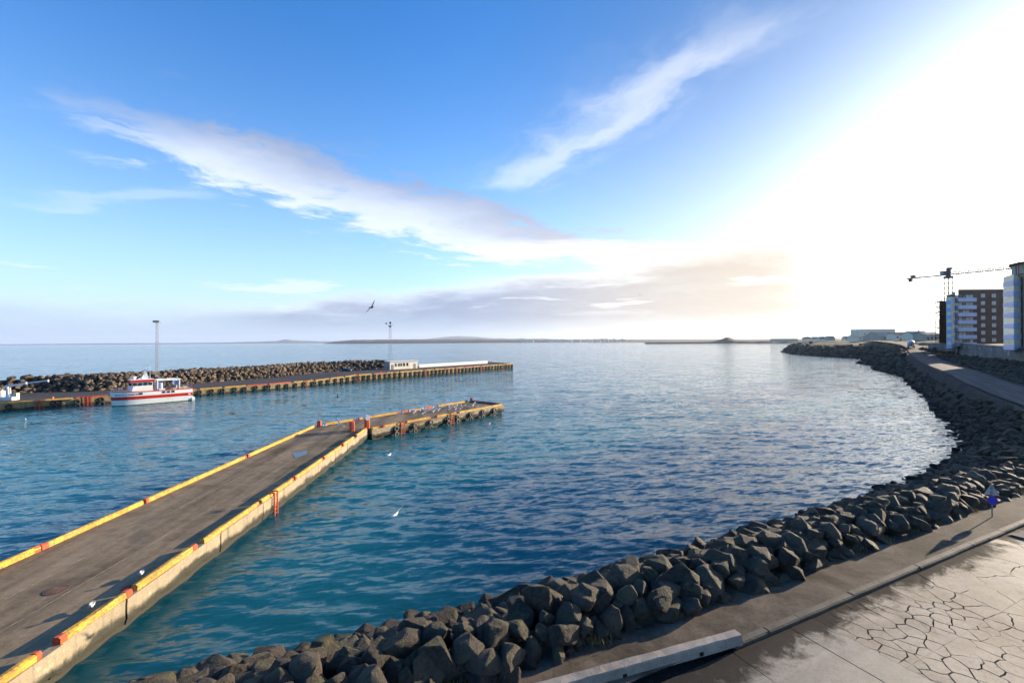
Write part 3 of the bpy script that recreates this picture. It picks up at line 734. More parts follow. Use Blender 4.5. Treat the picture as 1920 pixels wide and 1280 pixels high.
def deck_mat(name, lo, hi, ang, sc=1.0):
    mt, N, p = new_mat(name); pos = N.node('ShaderNodeNewGeometry').outputs['Position']
    n1 = N.noise(pos, 0.22*sc, 6, 0.65, 0.6); n2 = N.noise(pos, 1.6, 6, 0.7, 0.2); n3 = N.noise(pos, 45, 2, 0.7)
    st = N.noise(N.mapping(pos, (0, 0, 0), (0, 0, -ang), (0.03, 0.55, 1)), 1.0, 5, 0.6, 0.1)     # lanes worn by traffic
    c = N.mix(N.step(N.add(N.add(N.mul(n1, 0.35), N.mul(n2, 0.2)), N.mul(st, 0.45)), 0.36, 0.64), lo, hi)
    c = N.mix(N.mul(N.step(n1, 0.54, 0.68), 0.55), c, tuple(v*0.45 for v in lo))
    c = N.mix(N.mul(N.step(n3, 0.55, 0.8), 0.5), c, tuple(v*1.5 for v in hi))
    c = N.mix(N.mul(N.step(N.noise(pos, 3.3, 5, 0.75, 0.3), 0.66, 0.74), 0.5), c, (0.45, 0.42, 0.36))
    c = N.mix(N.mul(N.step(N.noise(N.mapping(pos, (4, 0, 0), (0, 0, -ang), (0.02, 1.6, 1)), 1.3, 4, 0.6, 0.05), 0.6, 0.68), 0.45), c, (0.02, 0.017, 0.014))
    c = N.mix(N.mul(N.step(N.noise(pos, 7.0, 5, 0.8, 0.3), 0.5, 0.7), 0.4), c, tuple(v*0.5 for v in lo)); p.inputs['Specular IOR Level'].default_value = 0.25
    N.put(p.inputs['Base Color'], c); N.put(p.inputs['Roughness'], N.sub(0.88, N.mul(N.step(n1, 0.5, 0.7), 0.25)))
    N.put(p.inputs['Normal'], N.bump(N.add(n3, n2), 0.6, 0.02)); return mt
M['pier_deck'] = deck_mat('pier_asphalt', (0.066, 0.049, 0.028), (0.34, 0.248, 0.145), R(96))
M['quay_deck'] = deck_mat('quay_asphalt', (0.040, 0.035, 0.033), (0.095, 0.083, 0.076), R(53))
def water_film():
    mt, N, p = new_mat('puddle_water'); N.put(p.inputs['Base Color'], (0.03, 0.03, 0.03)); p.inputs['Roughness'].default_value = 0.03; return mt
M['puddle'] = water_film()

# ------------------------------------------------------------------ the near pier
DZ, KZ = 1.55, 1.87            # deck level, top of kerb beams
def on_line(p, q, px, z):
    """point of the line p-q (world, at height z) that stands at image column px"""
    lo, hi = -3.0, 3.0
    def col(t): w = p.lerp(q, t); return w
    best = None
    for i in range(4001):
        t = lo + (hi-lo)*i/4000; w = p.lerp(q, t)
        if w.y < 4: continue
        vx = (w.x/w.y*F); vz = ((H-z)/w.y*F); cx = 960 + vx*c_ + vz*s_
        if best is None or abs(cx-px) < best[0]: best = (abs(cx-px), w)
    b = best[1]; return Vector((b.x, b.y, z))
PRa, PRb = G(0, 1272, KZ), G(690, 800, KZ)            # right edge, root part
PLa, PLb = G(0, 1056, KZ), G(594, 795, KZ)            # left edge, root part
BRa, BRb = G(697, 801, KZ), G(945, 756, KZ)           # right edge, tip part
BLa, BLb = G(600, 794, KZ), G(881, 749.5, KZ)         # left edge, tip part
PR0 = PRa + (PRa-PRb)*0.55; PL0 = PLa + (PLa-PLb)*0.55
M['barrier_pale'] = paint('pale_joint_concrete', (0.27, 0.225, 0.16), 0.9, 0.3, 1.0, (0.08, 0.065, 0.045), 0.6, coords='World', wear=(.42, .6))
M['patch'] = paint('dark_repair_asphalt', (0.045, 0.037, 0.028), 0.9, 0.35, 0.8, (0.12, 0.095, 0.065), 0.5, coords='World')
def build_pier():
    pier = thing('concrete_pier', 'near harbour pier with dark deck and yellow kerb beams, bent toward its tip', 'pier')
    # deck
    mb = MB(); poly = [PR0, PRb, BRa, BRb, BLb, BLa, PLb, PL0]
    mb.prism([(p.x, p.y) for p in poly], DZ-0.5, DZ); deck = mb.build('deck', M['pier_deck'], pier); fixn(deck.data)
    # raised concrete strip joints on the deck (two long construction joints)
    for t, w in ((0.36, 0.06), (0.63, 0.04)):
        a = PL0.lerp(PR0, t); b = PLb.lerp(PRb, t); jm = MB(); jm.beam((a.x, a.y, DZ+0.001), (b.x, b.y, DZ+0.001), w, 0.012); jm.build('deck_joint', M['barrier_pale'], deck)
    # mass under the deck, recessed and weedy
    mb = MB(); cen = sum(poly, Vector())/len(poly)
    def inset(poly, d):
        out = []
        n = len(poly)
        for i in range(n):
            a, p, b = poly[i-1], poly[i], poly[(i+1) % n]
            t1 = (p-a).normalized(); t2 = (b-p).normalized(); n1 = Vector((-t1.y, t1.x, 0)); n2 = Vector((-t2.y, t2.x, 0)); nn = (n1+n2).normalized()
            out.append(p + nn*d/max(.4, nn.dot(n1)))
        return out
    ins = inset(poly, 0.34)
    mb.prism([(p.x, p.y) for p in ins], -2.5, DZ-0.02-0.48); o = mb.build('footing', M['pier_wall'], pier); fixn(o.data)
    # wall panels: each a cast block with its own joints, ragged lower lip
    def panels(a, b, lens, name, top, seed, th=0.32, proud=0.0):
        rg = random.Random(seed); ax = (b-a); L = ax.length; ax.normalize(); out_ = Vector((ax.y, -ax.x, 0)); s = 0.0
        while s < L - 0.3:
            l = min(rg.choice(lens)*rg.uniform(.85, 1.15), L-s); e = s+l
            if L - e < 1.2: e = L
            n = max(3, int((e-s)/0.45)); pr = proud + rg.uniform(-.03, .035); vs = []; rows = 5
            for i in range(n+1):
                q = a + ax*(s+0.025+(e-s-0.05)*i/n)
                lowz = 0.36 + 0.22*noise.noise(Vector((q.x*.8, q.y*.8, seed))) + 0.1*noise.noise(Vector((q.x*3, q.y*3, seed)))
                for k in range(rows):
                    z = top + (lowz-top)*k/(rows-1); j = 0.028*noise.noise(Vector((q.x*2.2, q.y*2.2, z*2.5))) + 0.016*noise.noise(Vector((q.x*6, q.y*6, z*7)))
                    w = q + out_*(pr+j-(0.10 if k == rows-1 else 0)); vs.append(Vector((w.x, w.y, z)))
                bk = q - out_*th; vs += [Vector((bk.x, bk.y, lowz)), Vector((bk.x, bk.y, top))]
            R_ = rows+2; fs = []
            for i in range(n):
                for k in range(R_): fs.append((i*R_+k, i*R_+(k+1) % R_, (i+1)*R_+(k+1) % R_, (i+1)*R_+k))
            fs += [tuple(range(R_)), tuple(range(n*R_, n*R_+R_))[::-1]]
            w = MB(); w.raw(vs, fs); o = w.build(name, M['pier_wall'], pier); fixn(o.data); s = e
    panels(PR0, PRb, [4.2, 5.5, 3.4], 'wall_panel', DZ-0.004+0.03, 3, proud=0.06)
    panels(BRa, BRb, [5.0, 6.5], 'wall_panel', DZ-0.004, 4); panels(BRb, BLb, [5.0], 'wall_panel', DZ-0.004, 5)
    panels(BLb, BLa, [6.0], 'wall_panel', DZ-0.004, 6); panels(PLb, PL0, [6.0], 'wall_panel', DZ-0.004, 7)
    # end face of the root part where the tip part is set back
    # kerb beams
    def beams(a, b, cols, ends=True, w=0.31, inset_=0.16, mat_='yellow', red=()):
        ax = (b-a).normalized(); inn = Vector((-ax.y, ax.x, 0))*inset_
        for i, (c0, c1) in enumerate(cols):
            p0 = on_line(a, b, c0, KZ) if not isinstance(c0, Vector) else c0; p1 = on_line(a, b, c1, KZ)
            p0 = p0 + inn; p1 = p1 + inn
            if (p1-p0).dot(ax) < 0: p0, p1 = p1, p0
            hh = KZ-DZ; zc = Vector((0, 0, -hh/2)); jit = Vector((0, 0, rnd.uniform(-.015, .015)))
            cap = 0.34
            bmb = MB(); n = max(2, int((p1-p0).length/1.1))
            # slightly battered beam with chips
            ringsv = []; rg = random.Random(i*7+int(a.x*10))
            side = Vector((ax.y, -ax.x, 0))
            for k in range(n+1):
                q = p0.lerp(p1, k/n) + zc + jit
                j = lambda: rg.uniform(-.02, .02)
                prof = [(-w/2, -hh/2), (w/2, -hh/2), (w/2+j(), hh/2-.07+j()), (w/2-.07+j(), hh/2+j()), (-w/2+.07+j(), hh/2+j()), (-w/2+j(), hh/2-.07+j())]
                ringsv.append([q + side*u + Vector((0, 0, v)) for u, v in prof])
            bmb.rings(ringsv); o = bmb.build('kerb_beam', M['orange' if i in red else mat_], pier); fixn(o.data)
            if ends:
                for e, sgn in ((p0, 1), (p1, -1)):
                    if rg.random() < 0.25: continue
                    cb = MB(); q = e+zc+jit; cb.beam(q-ax*sgn*0.012, q+ax*sgn*cap*rg.uniform(.5, 1.2), w+.024, hh+.024, ch=0.08); cb.build('painted_end', M['orange'], o)
    beams(PR0, PRb, [(-420, 78), (113, 247), (257, 371), (383, 486), (491, 551), (554, 606), (609, 641), (644, 664), (669, 688)])
    beams(PL0, PLb, [(-400, -160), (-158, 76), (80, 270), (274, 462), (466, 590)], ends=True)
    beams(BRa, BRb, [(699, 711), (719, 757), (763, 808), (819, 856), (862, 942)])
    beams(BLb, BLa, [(608, 662), (671, 745), (753, 763), (765, 792), (795, 808), (820, 874)], red=(2, 4))
    beams(BRb, BLb, [(886, 940)], mat_='red_rust', ends=False)
    # patches on the deck
    pd = MB(); pts = [(548, 851), (556, 848), (563, 847.5), (576, 844.5), (577, 849), (571, 853), (562, 855.5), (553, 858.5), (551, 854)]
    q = [G(x, y, DZ) for x, y in pts]; pd.raw([(p.x, p.y, DZ+0.012) for p in q], [tuple(range(len(q)))]); o = pd.build('puddle', M['puddle'], deck); fixn(o.data)
    for (cx, cy, r, mt) in ((105, 1106, 0.5, 'manhole'), (239, 1101, 0.3, 'red_rust')):
        c = G(cx, cy, DZ); mh = MB(); mh.cyl((c.x, c.y, DZ-.05), (c.x, c.y, DZ+0.02), r, n=20)
        for k in range(5): mh.box((c.x-r*.5+k*r*.25, c.y, DZ+.026), (r*.07, r*1.1, .014))
        mh.build('manhole_cover', M[mt], deck)
    return pier
M['manhole'] = paint('rusty_iron', (0.13, 0.065, 0.038), 0.7, 0.3, 3, (0.05, 0.03, 0.02), 0.5)
PIER = build_pier()

def ladder(name, label, top, out_, width, z0, z1, mat_, group=None, rungs=True, n=None):
    t = thing(name, label, 'ladder', (top.x, top.y, z0), math.atan2(out_.y, out_.x), group)
    h = z1-z0
    for s in (-1, 1):
        r = MB(); r.beam((0.10, s*width/2, 0), (0.10, s*width/2, h), 0.09, 0.09, up=(1, 0, 0)); r.beam((0.10, s*width/2, h-.04), (-0.45, s*width/2, h-.04), 0.09, 0.08); r.build('rail', mat_, t)
    if rungs:
        k = int(h/0.3)
        for i in range(1, k):
            r = MB(); r.cyl((0.10, -width/2, i*0.3), (0.10, width/2, i*0.3), 0.028, n=6); r.build('rung', mat_, t)
    return t
def outw(a, b): ax = (b-a).normalized(); return Vector((ax.y, -ax.x, 0))
for px, a, b, lab in ((511, PR0, PRb, 'orange ladder on the root part of the near pier, nearest the camera'),
                      (753.5, BRa, BRb, 'orange ladder just past the bend of the near pier'),
                      (846.5, BRa, BRb, 'orange ladder toward the tip of the near pier between two tyres')):
    o_ = outw(a, b); p = on_line(a, b, px, KZ) + o_*0.16
    ladder('ladder', lab, p, o_, 0.62 if px > 600 else 0.5, -0.7, KZ+0.06, M['orange'])
# mooring posts on the pier
def block_post(name, label, p, size, mat_, rz, cap=True, round_=False):
    t = thing(name, label, 'mooring post', p, rz); mb = MB(); w, d, h = size
    b = MB(); b.box((0, 0, 0.05), (w*1.25, d*1.25, 0.1)); b.build('base_plate', M['red_rust'], t)
    mb.rings([[Vector((sx*w/2*k, sy*d/2*k, z)) for sx, sy in ((-1, -.6), (-.6, -1), (.6, -1), (1, -.6), (1, .6), (.6, 1), (-.6, 1), (-1, .6))] for z, k in ((0.1, 1), (h*.9, 1), (h*.97, .93), (h, .8))]); mb.build('post', mat_, t)
    if round_:
        c = MB(); c.cyl((-w*.1, -d*.75, h*.93), (-w*.1, d*.75, h*.93), w*.55, n=14); c.build('roller', M['white'], t)
    return t
pz = lambda x, y: G(x, y, DZ)
block_post('mooring_post', 'tall square orange post standing on the pier deck at the bend', pz(660, 809), (0.62, 0.72, 1.45), M['orange'], R(38))
p_ = on_line(PR0, PRb, 690, DZ); block_post('mooring_post', 'tall orange post with round top at the outer corner of the pier bend', Vector((p_.x-.25, p_.y+.3, DZ)), (0.66, 0.7, 1.75), M['orange'], R(38), round_=True)
p_ = BLa; block_post('mooring_post', 'short orange block at the inner bend on the left pier edge', Vector((p_.x+.1, p_.y-.5, DZ)), (0.6, 0.6, 0.85), M['orange'], R(20))
p_ = BLb; block_post('mooring_post', 'small dark red post on the far left corner of the pier tip', Vector((p_.x+.4, p_.y-.6, DZ)), (0.5, 0.5, 0.85), M['red_rust'], R(38))
# tyres hung on the tip part
def tyre_mesh(mat_, r=0.43):
    mb = MB(); mb.torus((0, 0, 0), (1, 0, 0), r*.74, r*.27, 20, 9); return mb.mesh('tyre', mat_, True)
ty_me = tyre_mesh(M['grey_rubber']); ty_dark = tyre_mesh(M['rubber'])
ax_ = (BRb-BRa).normalized(); o_ = outw(BRa, BRb)
for i, (px, lo) in enumerate(((741.5, 1), (776.5, 1), (806.5, 0.6), (839, 1), (856.5, 1), (881, 1), (904, 0.8), (925, 1))):
    p = on_line(BRa, BRb, px, KZ) + o_*0.2; ordn = ['first', 'second', 'third', 'fourth', 'fifth', 'sixth', 'seventh', 'last'][i]
    for k in range(2):
        z = 1.02 if k == 0 else 0.22-(1-lo)*0.3
        o = link('tyre_fender', ty_me, None, (p.x + ax_.x*rnd.uniform(-.06, .06), p.y, z + rnd.uniform(-.05, .05)), (rnd.uniform(0, 6), 0, 0)); 
        o.rotation_euler = (0, R(rnd.uniform(-4, 4)), math.atan2(o_.y, o_.x) + R(rnd.uniform(-6, 6)))
        tag(o, ('%s pale worn tyre from the bend along the pier tip, upper of its pair' if k == 0 else 'half sunk tyre at the waterline below the %s tyre of the pier tip') % ordn, 'tyre', 'tyre fenders on the near pier')

# ------------------------------------------------------------------ the far quay with breakwater
QA, QB = 1.6, 2.32             # deck level of the low and the high part
Q = [Vector((-150, 44.5, QA)), Vector((-73, 136, QA)), Vector((-64.5, 148, QA)), Vector((-55, 162, QB)), G(961, 682.3, QB)]
for q in Q: pass
QE = G(905, 678.6, QB)         # back corner at the seaward end
def q_at(px):
    best = None
    for i in range(len(Q)-1):
        for k in range(400):
            w = Q[i].lerp(Q[i+1], k/400); cx = 960 + w.x/w.y*F if w.y > 5 else -9999
            if best is None or abs(cx-px) < best[0]: best = (abs(cx-px), w, i)
    return best[1], best[2]
def build_quay():
    quay = thing('harbour_quay', 'long far quay with asphalt deck, yellow edge and tyre hung concrete face', 'quay')
    back = offs(Q, -26.0)      # land side of the deck, under the breakwater stones
    back[-1] = Vector((QE.x, QE.y, QB)); back[-2] = Vector((Q[3].x-26*.8, Q[3].y+26*.6, QB))
    mb = MB(); vs = [v for p, b in zip(Q, back) for v in (p, b)]; n = len(Q)
    mb.raw(vs, [(2*i, 2*i+2, 2*i+3, 2*i+1) for i in range(n-1)])
    bb = [Vector((v.x, v.y, -3)) for v in vs]; mb.raw(vs+bb, [(2*n-2, 2*n-1, 4*n-1, 4*n-2)] + [(2*i+1, 2*i+3, 2*n+2*i+3, 2*n+2*i+1) for i in range(n-1)] + [(2*i+2, 2*i, 2*n+2*i, 2*n+2*i+2) for i in range(n-1)])
    deck = mb.build('deck', M['quay_deck'], quay); fixn(deck.data)
    # facing panels and kerb beams along the front
    rg = random.Random(9); stations = []
    for i in range(n-1):
        a, b = Q[i], Q[i+1]; L = (b-a).length; k = max(1, round(L/6.0))
        for j in range(k): stations.append((a.lerp(b, j/k), a.lerp(b, (j+1)/k), i))
    stations.append((Q[-1], Q[-1].lerp(back[-1], .5), 9)); stations.append((Q[-1].lerp(back[-1], .5), back[-1], 9))
    for a, b, i in stations:
        ax = b-a; L = Vector((ax.x, ax.y, 0)).length; ax.normalize(); o2 = Vector((ax.y, -ax.x, 0)).normalized(); pr = 0.26+rg.uniform(-.04, .04)
        e = ax*0.04; pa, pb = a+e, b-e
        w = MB(); vs = []
        for p in (pa, pb):
            f = p+o2*pr; vs += [Vector((p.x, p.y, -1.5)), Vector((f.x, f.y, -1.5)), Vector((f.x, f.y, p.z-.01)), Vector((p.x, p.y, p.z-.01))]
        w.raw(vs, [(0, 1, 2, 3), (7, 6, 5, 4), (0, 4, 5, 1), (1, 5, 6, 2), (2, 6, 7, 3), (3, 7, 4, 0)]); o = w.build('wall_panel', M['quay_wall'], quay); fixn(o.data)
        k = MB(); zc = Vector((0, 0, 0.16)); k.beam(pa+ax*rg.uniform(.1, .5)+zc+o2*.05, pb-ax*rg.uniform(.1, .5)+zc+o2*.05, 0.42, 0.31, ch=.07)
        k.build('kerb_beam', M['orange' if (rg.random() < 0.12 or (i == 0 and rg.random() < .3)) else 'yellow'], quay)
    # ladders set in the face
    cols = [(68, 1), (77, 1), (160, 1), (167, 1), (572, 1), (669, 1), (740, 1), (797, 1), (855, 1), (901, 1), (942, 0)]
    nl = 0; nr = 0
    for px, two in cols:
        p, i = q_at(px); ax = (Q[i+1]-Q[i]).normalized(); ax.z = 0; o2 = Vector((ax.y, -ax.x, 0)).normalized(); p = p+o2*0.33
        if px < 200: nl += 1; lab = '%s red ladder from the left on the low quay face left of the boat' % ordinal(nl)
        else: nr += 1; lab = '%s orange ladder from the boat along the far quay face' % ordinal(nr)
        ladder('ladder', lab, p, o2, 0.75, -0.5, p.z+0.36, M['orange'], 'ladders on the far quay', n=4)
    # tyre fenders: hung in columns of two
    far = [x for x in range(0, 1)]
    px = 372.0; cols = [15, 98, 108, 143, 190]
    P_ = []
    s0, _ = q_at(372); 
    tot = []
    for i in range(1, 5):
        pass
    # walk along the front from the stern of the boat to the end
    pts = [q_at(372)[0]] + [q for q in Q if q.y > q_at(372)[0].y]
    dist = 0.0; out = []
    for a, b in zip(pts, pts[1:]):
        L = (b-a).length; s = 0.0
        while s < L: out.append((a.lerp(b, s/L), (b-a).normalized())); s += 2.75*rg.uniform(.85, 1.15) if a.y < 150 else 2.35*rg.uniform(.9, 1.1)
    for c in cols:
        p, i = q_at(c); out.append((p, (Q[i+1]-Q[i]).normalized()))
    out.sort(key=lambda e: e[0].y); nn = 0; nl = 0
    for p, ax in out:
        nn += p.y > 117; nl += p.y <= 117
        ax = Vector((ax.x, ax.y, 0)).normalized(); o2 = Vector((ax.y, -ax.x, 0)); q = p+o2*0.44
        for k in range(2):
            z = p.z-0.62-k*0.98
            if z < -0.2: continue
            o = link('tyre_fender', ty_dark, None, (q.x, q.y, z+rg.uniform(-.08, .08)), (0, 0, math.atan2(o2.y, o2.x)+rg.uniform(-.12, .12)), (1.3, 1.3, 1.3))
            lab = ('upper black tyre' if k == 0 else 'lower black tyre') + (' of the %s column from the boat along the far quay face' % ordinal(nn) if p.y > 117 else ' at the %s spot from the left on the low quay' % ordinal(nl))
            tag(o, lab, 'tyre', 'tyre fenders on the far quay')
    # bollards: squat red mooring posts along the edge
    for j, px in enumerate((100, 585, 667, 716, 772, 820, 858)):
        p, i = q_at(px); ax = (Q[i+1]-Q[i]).normalized(); inn = Vector((-ax.y, ax.x, 0)); c = p+inn*0.75
        t = thing('bollard', '%s rust red mooring bollard from the left on the far quay edge' % ordinal(j+1), 'bollard', (c.x, c.y, c.z), 0, 'bollards on the far quay')
        b = MB(); b.cyl((0, 0, 0), (0, 0, .5), .2, .16, 10); b.build('shaft', M['orange'], t); b = MB(); b.cyl((0, 0, .5), (0, 0, .66), .3, .26, 10); b.build('head', M['orange'], t)
    return quay, back
QUAY, QBACK = build_quay()
def build_breakwater():
    root = thing('rock_breakwater', 'high breakwater of sunlit brown boulders behind the far quay', 'breakwater')
    fine = [rock_mesh(500+i, M['rock2'], False, 0.9) for i in range(12)]
    rg = random.Random(31); spots = []
    a0, a1 = Vector((-168, 70, 0)), None
    foot = [Vector((-172, 66, 0)), G(-60, 745, QA), G(30, 737.5, QA), G(210, 730.5, QA), G(365, 718.5, QA), G(500, 708.3, QA), G(620, 697, QA), G(735, 689.5, QB)]
    foot = catmull([Vector((p.x, p.y, 0)) for p in foot], 8)
    # core
    prof = [(0, 1.5), (2.2, 3.4), (4.6, 5.0), (6.2, 5.3), (8.2, 5.2), (14, 1.2), (19, -2.5)]
    mb = MB(); rings = []
    F_ = foot
    for i, p in enumerate(F_):
        a = F_[max(0, i-1)]; b = F_[min(len(F_)-1, i+1)]; t = (b-a).normalized(); nl = Vector((-t.y, t.x, 0))
        rings.append([Vector((p.x+nl.x*o, p.y+nl.y*o, z-.5)) for o, z in prof])
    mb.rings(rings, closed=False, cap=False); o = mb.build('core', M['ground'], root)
    acc = 0.0
    for i in range(len(F_)-1):
        a, b = F_[i], F_[i+1]; t = (b-a); L = t.length; t.normalize(); nl = Vector((-t.y, t.x, 0)); u = 0
        while u < L:
            w = -0.2
            while w < 9.5:
                k = rg.uniform(.95, 1.9); z = lerp_tab(prof, w)
                p = a + t*(u+rg.uniform(-.6, .6)) + nl*(w+rg.uniform(-.3, .3)); 
                spots.append((Vector((p.x, p.y, z-.15+rg.uniform(-.2, .35))), k, k*k/p.length*(1 if w < 7 else .3))); w += rg.uniform(.85, 1.2)
            u += 1.15
    place_rocks(root, spots, fine, fine[:8], 300, M['rock2'], 'boulders'); print('breakwater rocks', len(spots))
    # low kerb of pale stones at the foot
    for i in range(0, len(F_)-1):
        a, b = F_[i], F_[i+1]
        if a.x < -140: continue
build_breakwater()
# ------------------------------------------------------------------ lattice masts
def lattice_mast(label, base, top_z, w, kind):
    t = thing('light_mast', label, 'mast', base); h = top_z-base.z
    cs = [(-w/2, -w/2), (w/2, -w/2), (w/2, w/2), (-w/2, w/2)]
    for cx, cy in cs:
        b = MB(); b.cyl((cx*1.3, cy*1.3, 0), (cx*.75, cy*.75, h), 0.035, 0.028, 6); b.build('leg', M['galv'], t)
    br = MB(); n = int(h/1.1)
    for k in range(n):
        z0, z1 = h*k/n, h*(k+1)/n; f0, f1 = 1.3-.55*k/n, 1.3-.55*(k+1)/n
        for i in range(4):
            a, b_ = cs[i], cs[(i+1) % 4]
            if k % 2: a, b_ = b_, a
            br.cyl((a[0]*f0, a[1]*f0, z0), (b_[0]*f1, b_[1]*f1, z1), 0.022, n=4, cap=False)
            br.cyl((a[0]*f1, a[1]*f1, z1), (b_[0]*f1, b_[1]*f1, z1), 0.02, n=4, cap=False)
    br.build('bracing', M['galv'], t)
    f = MB(); f.box((0, 0, -.1), (w*2.2, w*2.2, .5)); f.build('footing', M['kerb'], t)
    if kind == 0:
        p = MB(); p.box((0, 0, h+.1), (1.7, 1.0, .12)); p.build('platform', M['dark_steel'], t)
        for x in (-.6, 0, .6):
            l = MB(); l.box((x, -.35, h+.42), (.42, .3, .34), M=Matrix.Rotation(R(25), 3, 'X')); l.build('floodlight', M['dark_steel'], t)
    else:
        p = MB(); p.beam((-1.7, 0, h+1.3), (0, 0, h-.1), .12, .12); p.beam((1.2, 0, h+1.0), (0, 0, h-.1), .12, .12); p.cyl((0, 0, h), (0, 0, h+1.6), .09); p.build('bracket', M['dark_steel'], t)
        for x, z in ((0.15, h+1.7), (0.1, h+0.15), (-1.75, h+1.4)):
            l = MB(); l.cyl((x, -.45, z-.1), (x, .3, z+.15), .5 if x > 0 else .28, .3, 10); l.build('floodlight', M['dark_steel'], t)
    return t
q1 = G(295, 724, QA); n1 = Vector((-.77, .64, 0)); b1 = q1 + n1*0
lattice_mast('tall lattice light mast with flat lamp head behind the red and white boat', Vector((D(295, 690, 127).x, 127, 4.6)), D(295, 605, 127).z, 0.5, 0)
lattice_mast('tall lattice light mast with round floodlights beside the white quay hut', Vector((D(732, 680, 204).x, 204, QB)), D(732, 612, 204).z, 1.1, 1)

# ------------------------------------------------------------------ quay hut, white parapet
def build_hut():
    a = G(731, 693, QB); b = G(783, 690.2, QB); ax = (b-a); ax.z = 0; L = ax.length; ang = math.atan2(ax.y, ax.x)
    t = thing('quay_hut', 'small flat roofed cream harbour hut with a row of narrow windows', 'hut', (a.x, a.y, QB), ang)
    w = 4.2; h = 3.3
    body = MB(); body.prism([(0, 0), (L, 0), (L, w), (0, w)], 0, h); body.build('wall', M['cream'], t)
    r = MB(); r.prism([(-.3, -.35), (L+.35, -.35), (L+.35, w+.3), (-.3, w+.3)], h, h+.28); r.build('roof', M['white'], t)
    for x0 in (2.6, 4.1, 5.2, 6.5, 8.2):
        ww = .62 if x0 < 6 else .85
        f = MB(); f.box((x0+ww/2, -.03, 1.95), (ww+.14, .06, 1.5)); fo = f.build('window', M['white'], t); g = MB(); g.box((x0+ww/2, -.05, 1.95), (ww, .05, 1.36)); g.build('pane', M['glass'], fo)
    for x0 in (.9, L-1.9):
        d = MB(); d.box((x0+.45, -.04, 1.08), (.95, .08, 2.1)); do = d.build('door', M['galv'], t); k = MB(); k.box((x0+.75, -.1, 1.05), (.06, .08, .2)); k.build('handle', M['dark_steel'], do)
    g = MB(); g.prism([(-.02, .02), (-.06, .02), (-.06, w-.02), (-.02, w-.02)], .05, h-.05); fixn(g.build('end_cladding', M['galv'], t).data)
    # parapet
    p0 = G(786, 688.8, QB); p1 = G(914, 681.0, QB)
    ax = (p1-p0); n = 9; par = thing('parapet_wall', 'low white parapet wall running from the hut to the quay end', 'wall', (p0.x, p0.y, QB))
    for i in range(n):
        s, e = ax*(i/n), ax*((i+1)/n); u = ax.normalized()*.03; m = MB(); m.beam(s+u+Vector((0, 0, .72)), e-u+Vector((0, 0, .72)), .3, 1.45); m.build('panel', M['white'], par)
build_hut()
# ------------------------------------------------------------------ cars
def car(name, label, cat, loc, rz, body_mat, sz=(4.3, 1.75, 1.5), van=False):
    t = thing(name, label, cat, loc, rz); L, W_, Hh = sz
    prof = [(-L/2, .35), (-L/2, .85), (-L*.45, 1.0), (-L*.4, Hh*.95), (-L*.3, Hh), (L*.05, Hh), (L*.22, 1.0), (L*.45, .85), (L/2, .6), (L/2, .35)] if not van else \
           [(-L/2, .4), (-L/2, 1.0), (-L*.48, Hh*.96), (-L*.42, Hh), (L*.22, Hh), (L*.36, 1.15), (L*.48, .95), (L/2, .7), (L/2, .4)]
    b = MB(); rs = []
    for y, k in ((-W_/2, .96), (-W_/2*.96, 1), (W_/2*.96, 1), (W_/2, .96)):
        rs.append([Vector((x*(1 if k == 1 else .985), y*(0.86 if z > 1.05 else 1), .35+(z-.35)*k)) for x, z in prof])
    b.rings(rs); o = b.build('body', body_mat, t); fixn(o.data)
    g = MB(); g.box((-L*.1, 0, (1.05+Hh)/2), (L*.38, W_*.87+.02, (Hh-1.05)*.62)); g.build('side_windows', M['glass'], t)
    g = MB(); g.beam((L*.07, 0, Hh-.06), (L*.205, 0, 1.06), W_*.74, .05) ; g.build('windscreen', M['glass'], t)
    for sx in (-.3, .31):
        for sy in (-1, 1):
            w = MB(); w.torus((L*sx, sy*(W_/2-.1), .32), (0, 1, 0), .23, .09, 16, 6); wo = w.build('wheel', M['rubber'], t, True); r = MB(); r.cyl((L*sx, sy*(W_/2-.16), .32), (L*sx, sy*(W_/2-.03), .32), .19, n=12); r.build('rim', M['galv'], wo)
    for sy in (-1, 1):
        l = MB(); l.box((L*.487, sy*W_*.34, .74), (.06, .32, .16)); l.build('headlight', M['white'], t)
        l = MB(); l.box((-L*.497, sy*W_*.38, .86), (.05, .2, .28)); l.build('tail_light', M['orange'], t)
    return t
M['dark_car'] = paint('dark_blue_car_paint', (0.02, 0.025, 0.035), 0.25, 0.1, 1.0, (0.06, 0.06, 0.06), 0.1)
c_p = G(652, 697, QA+.4)
car('parked_car', 'dark hatchback parked on the quay in front of the breakwater', 'car', Vector((c_p.x, c_p.y, QA+.42)), R(-15), M['dark_car'])

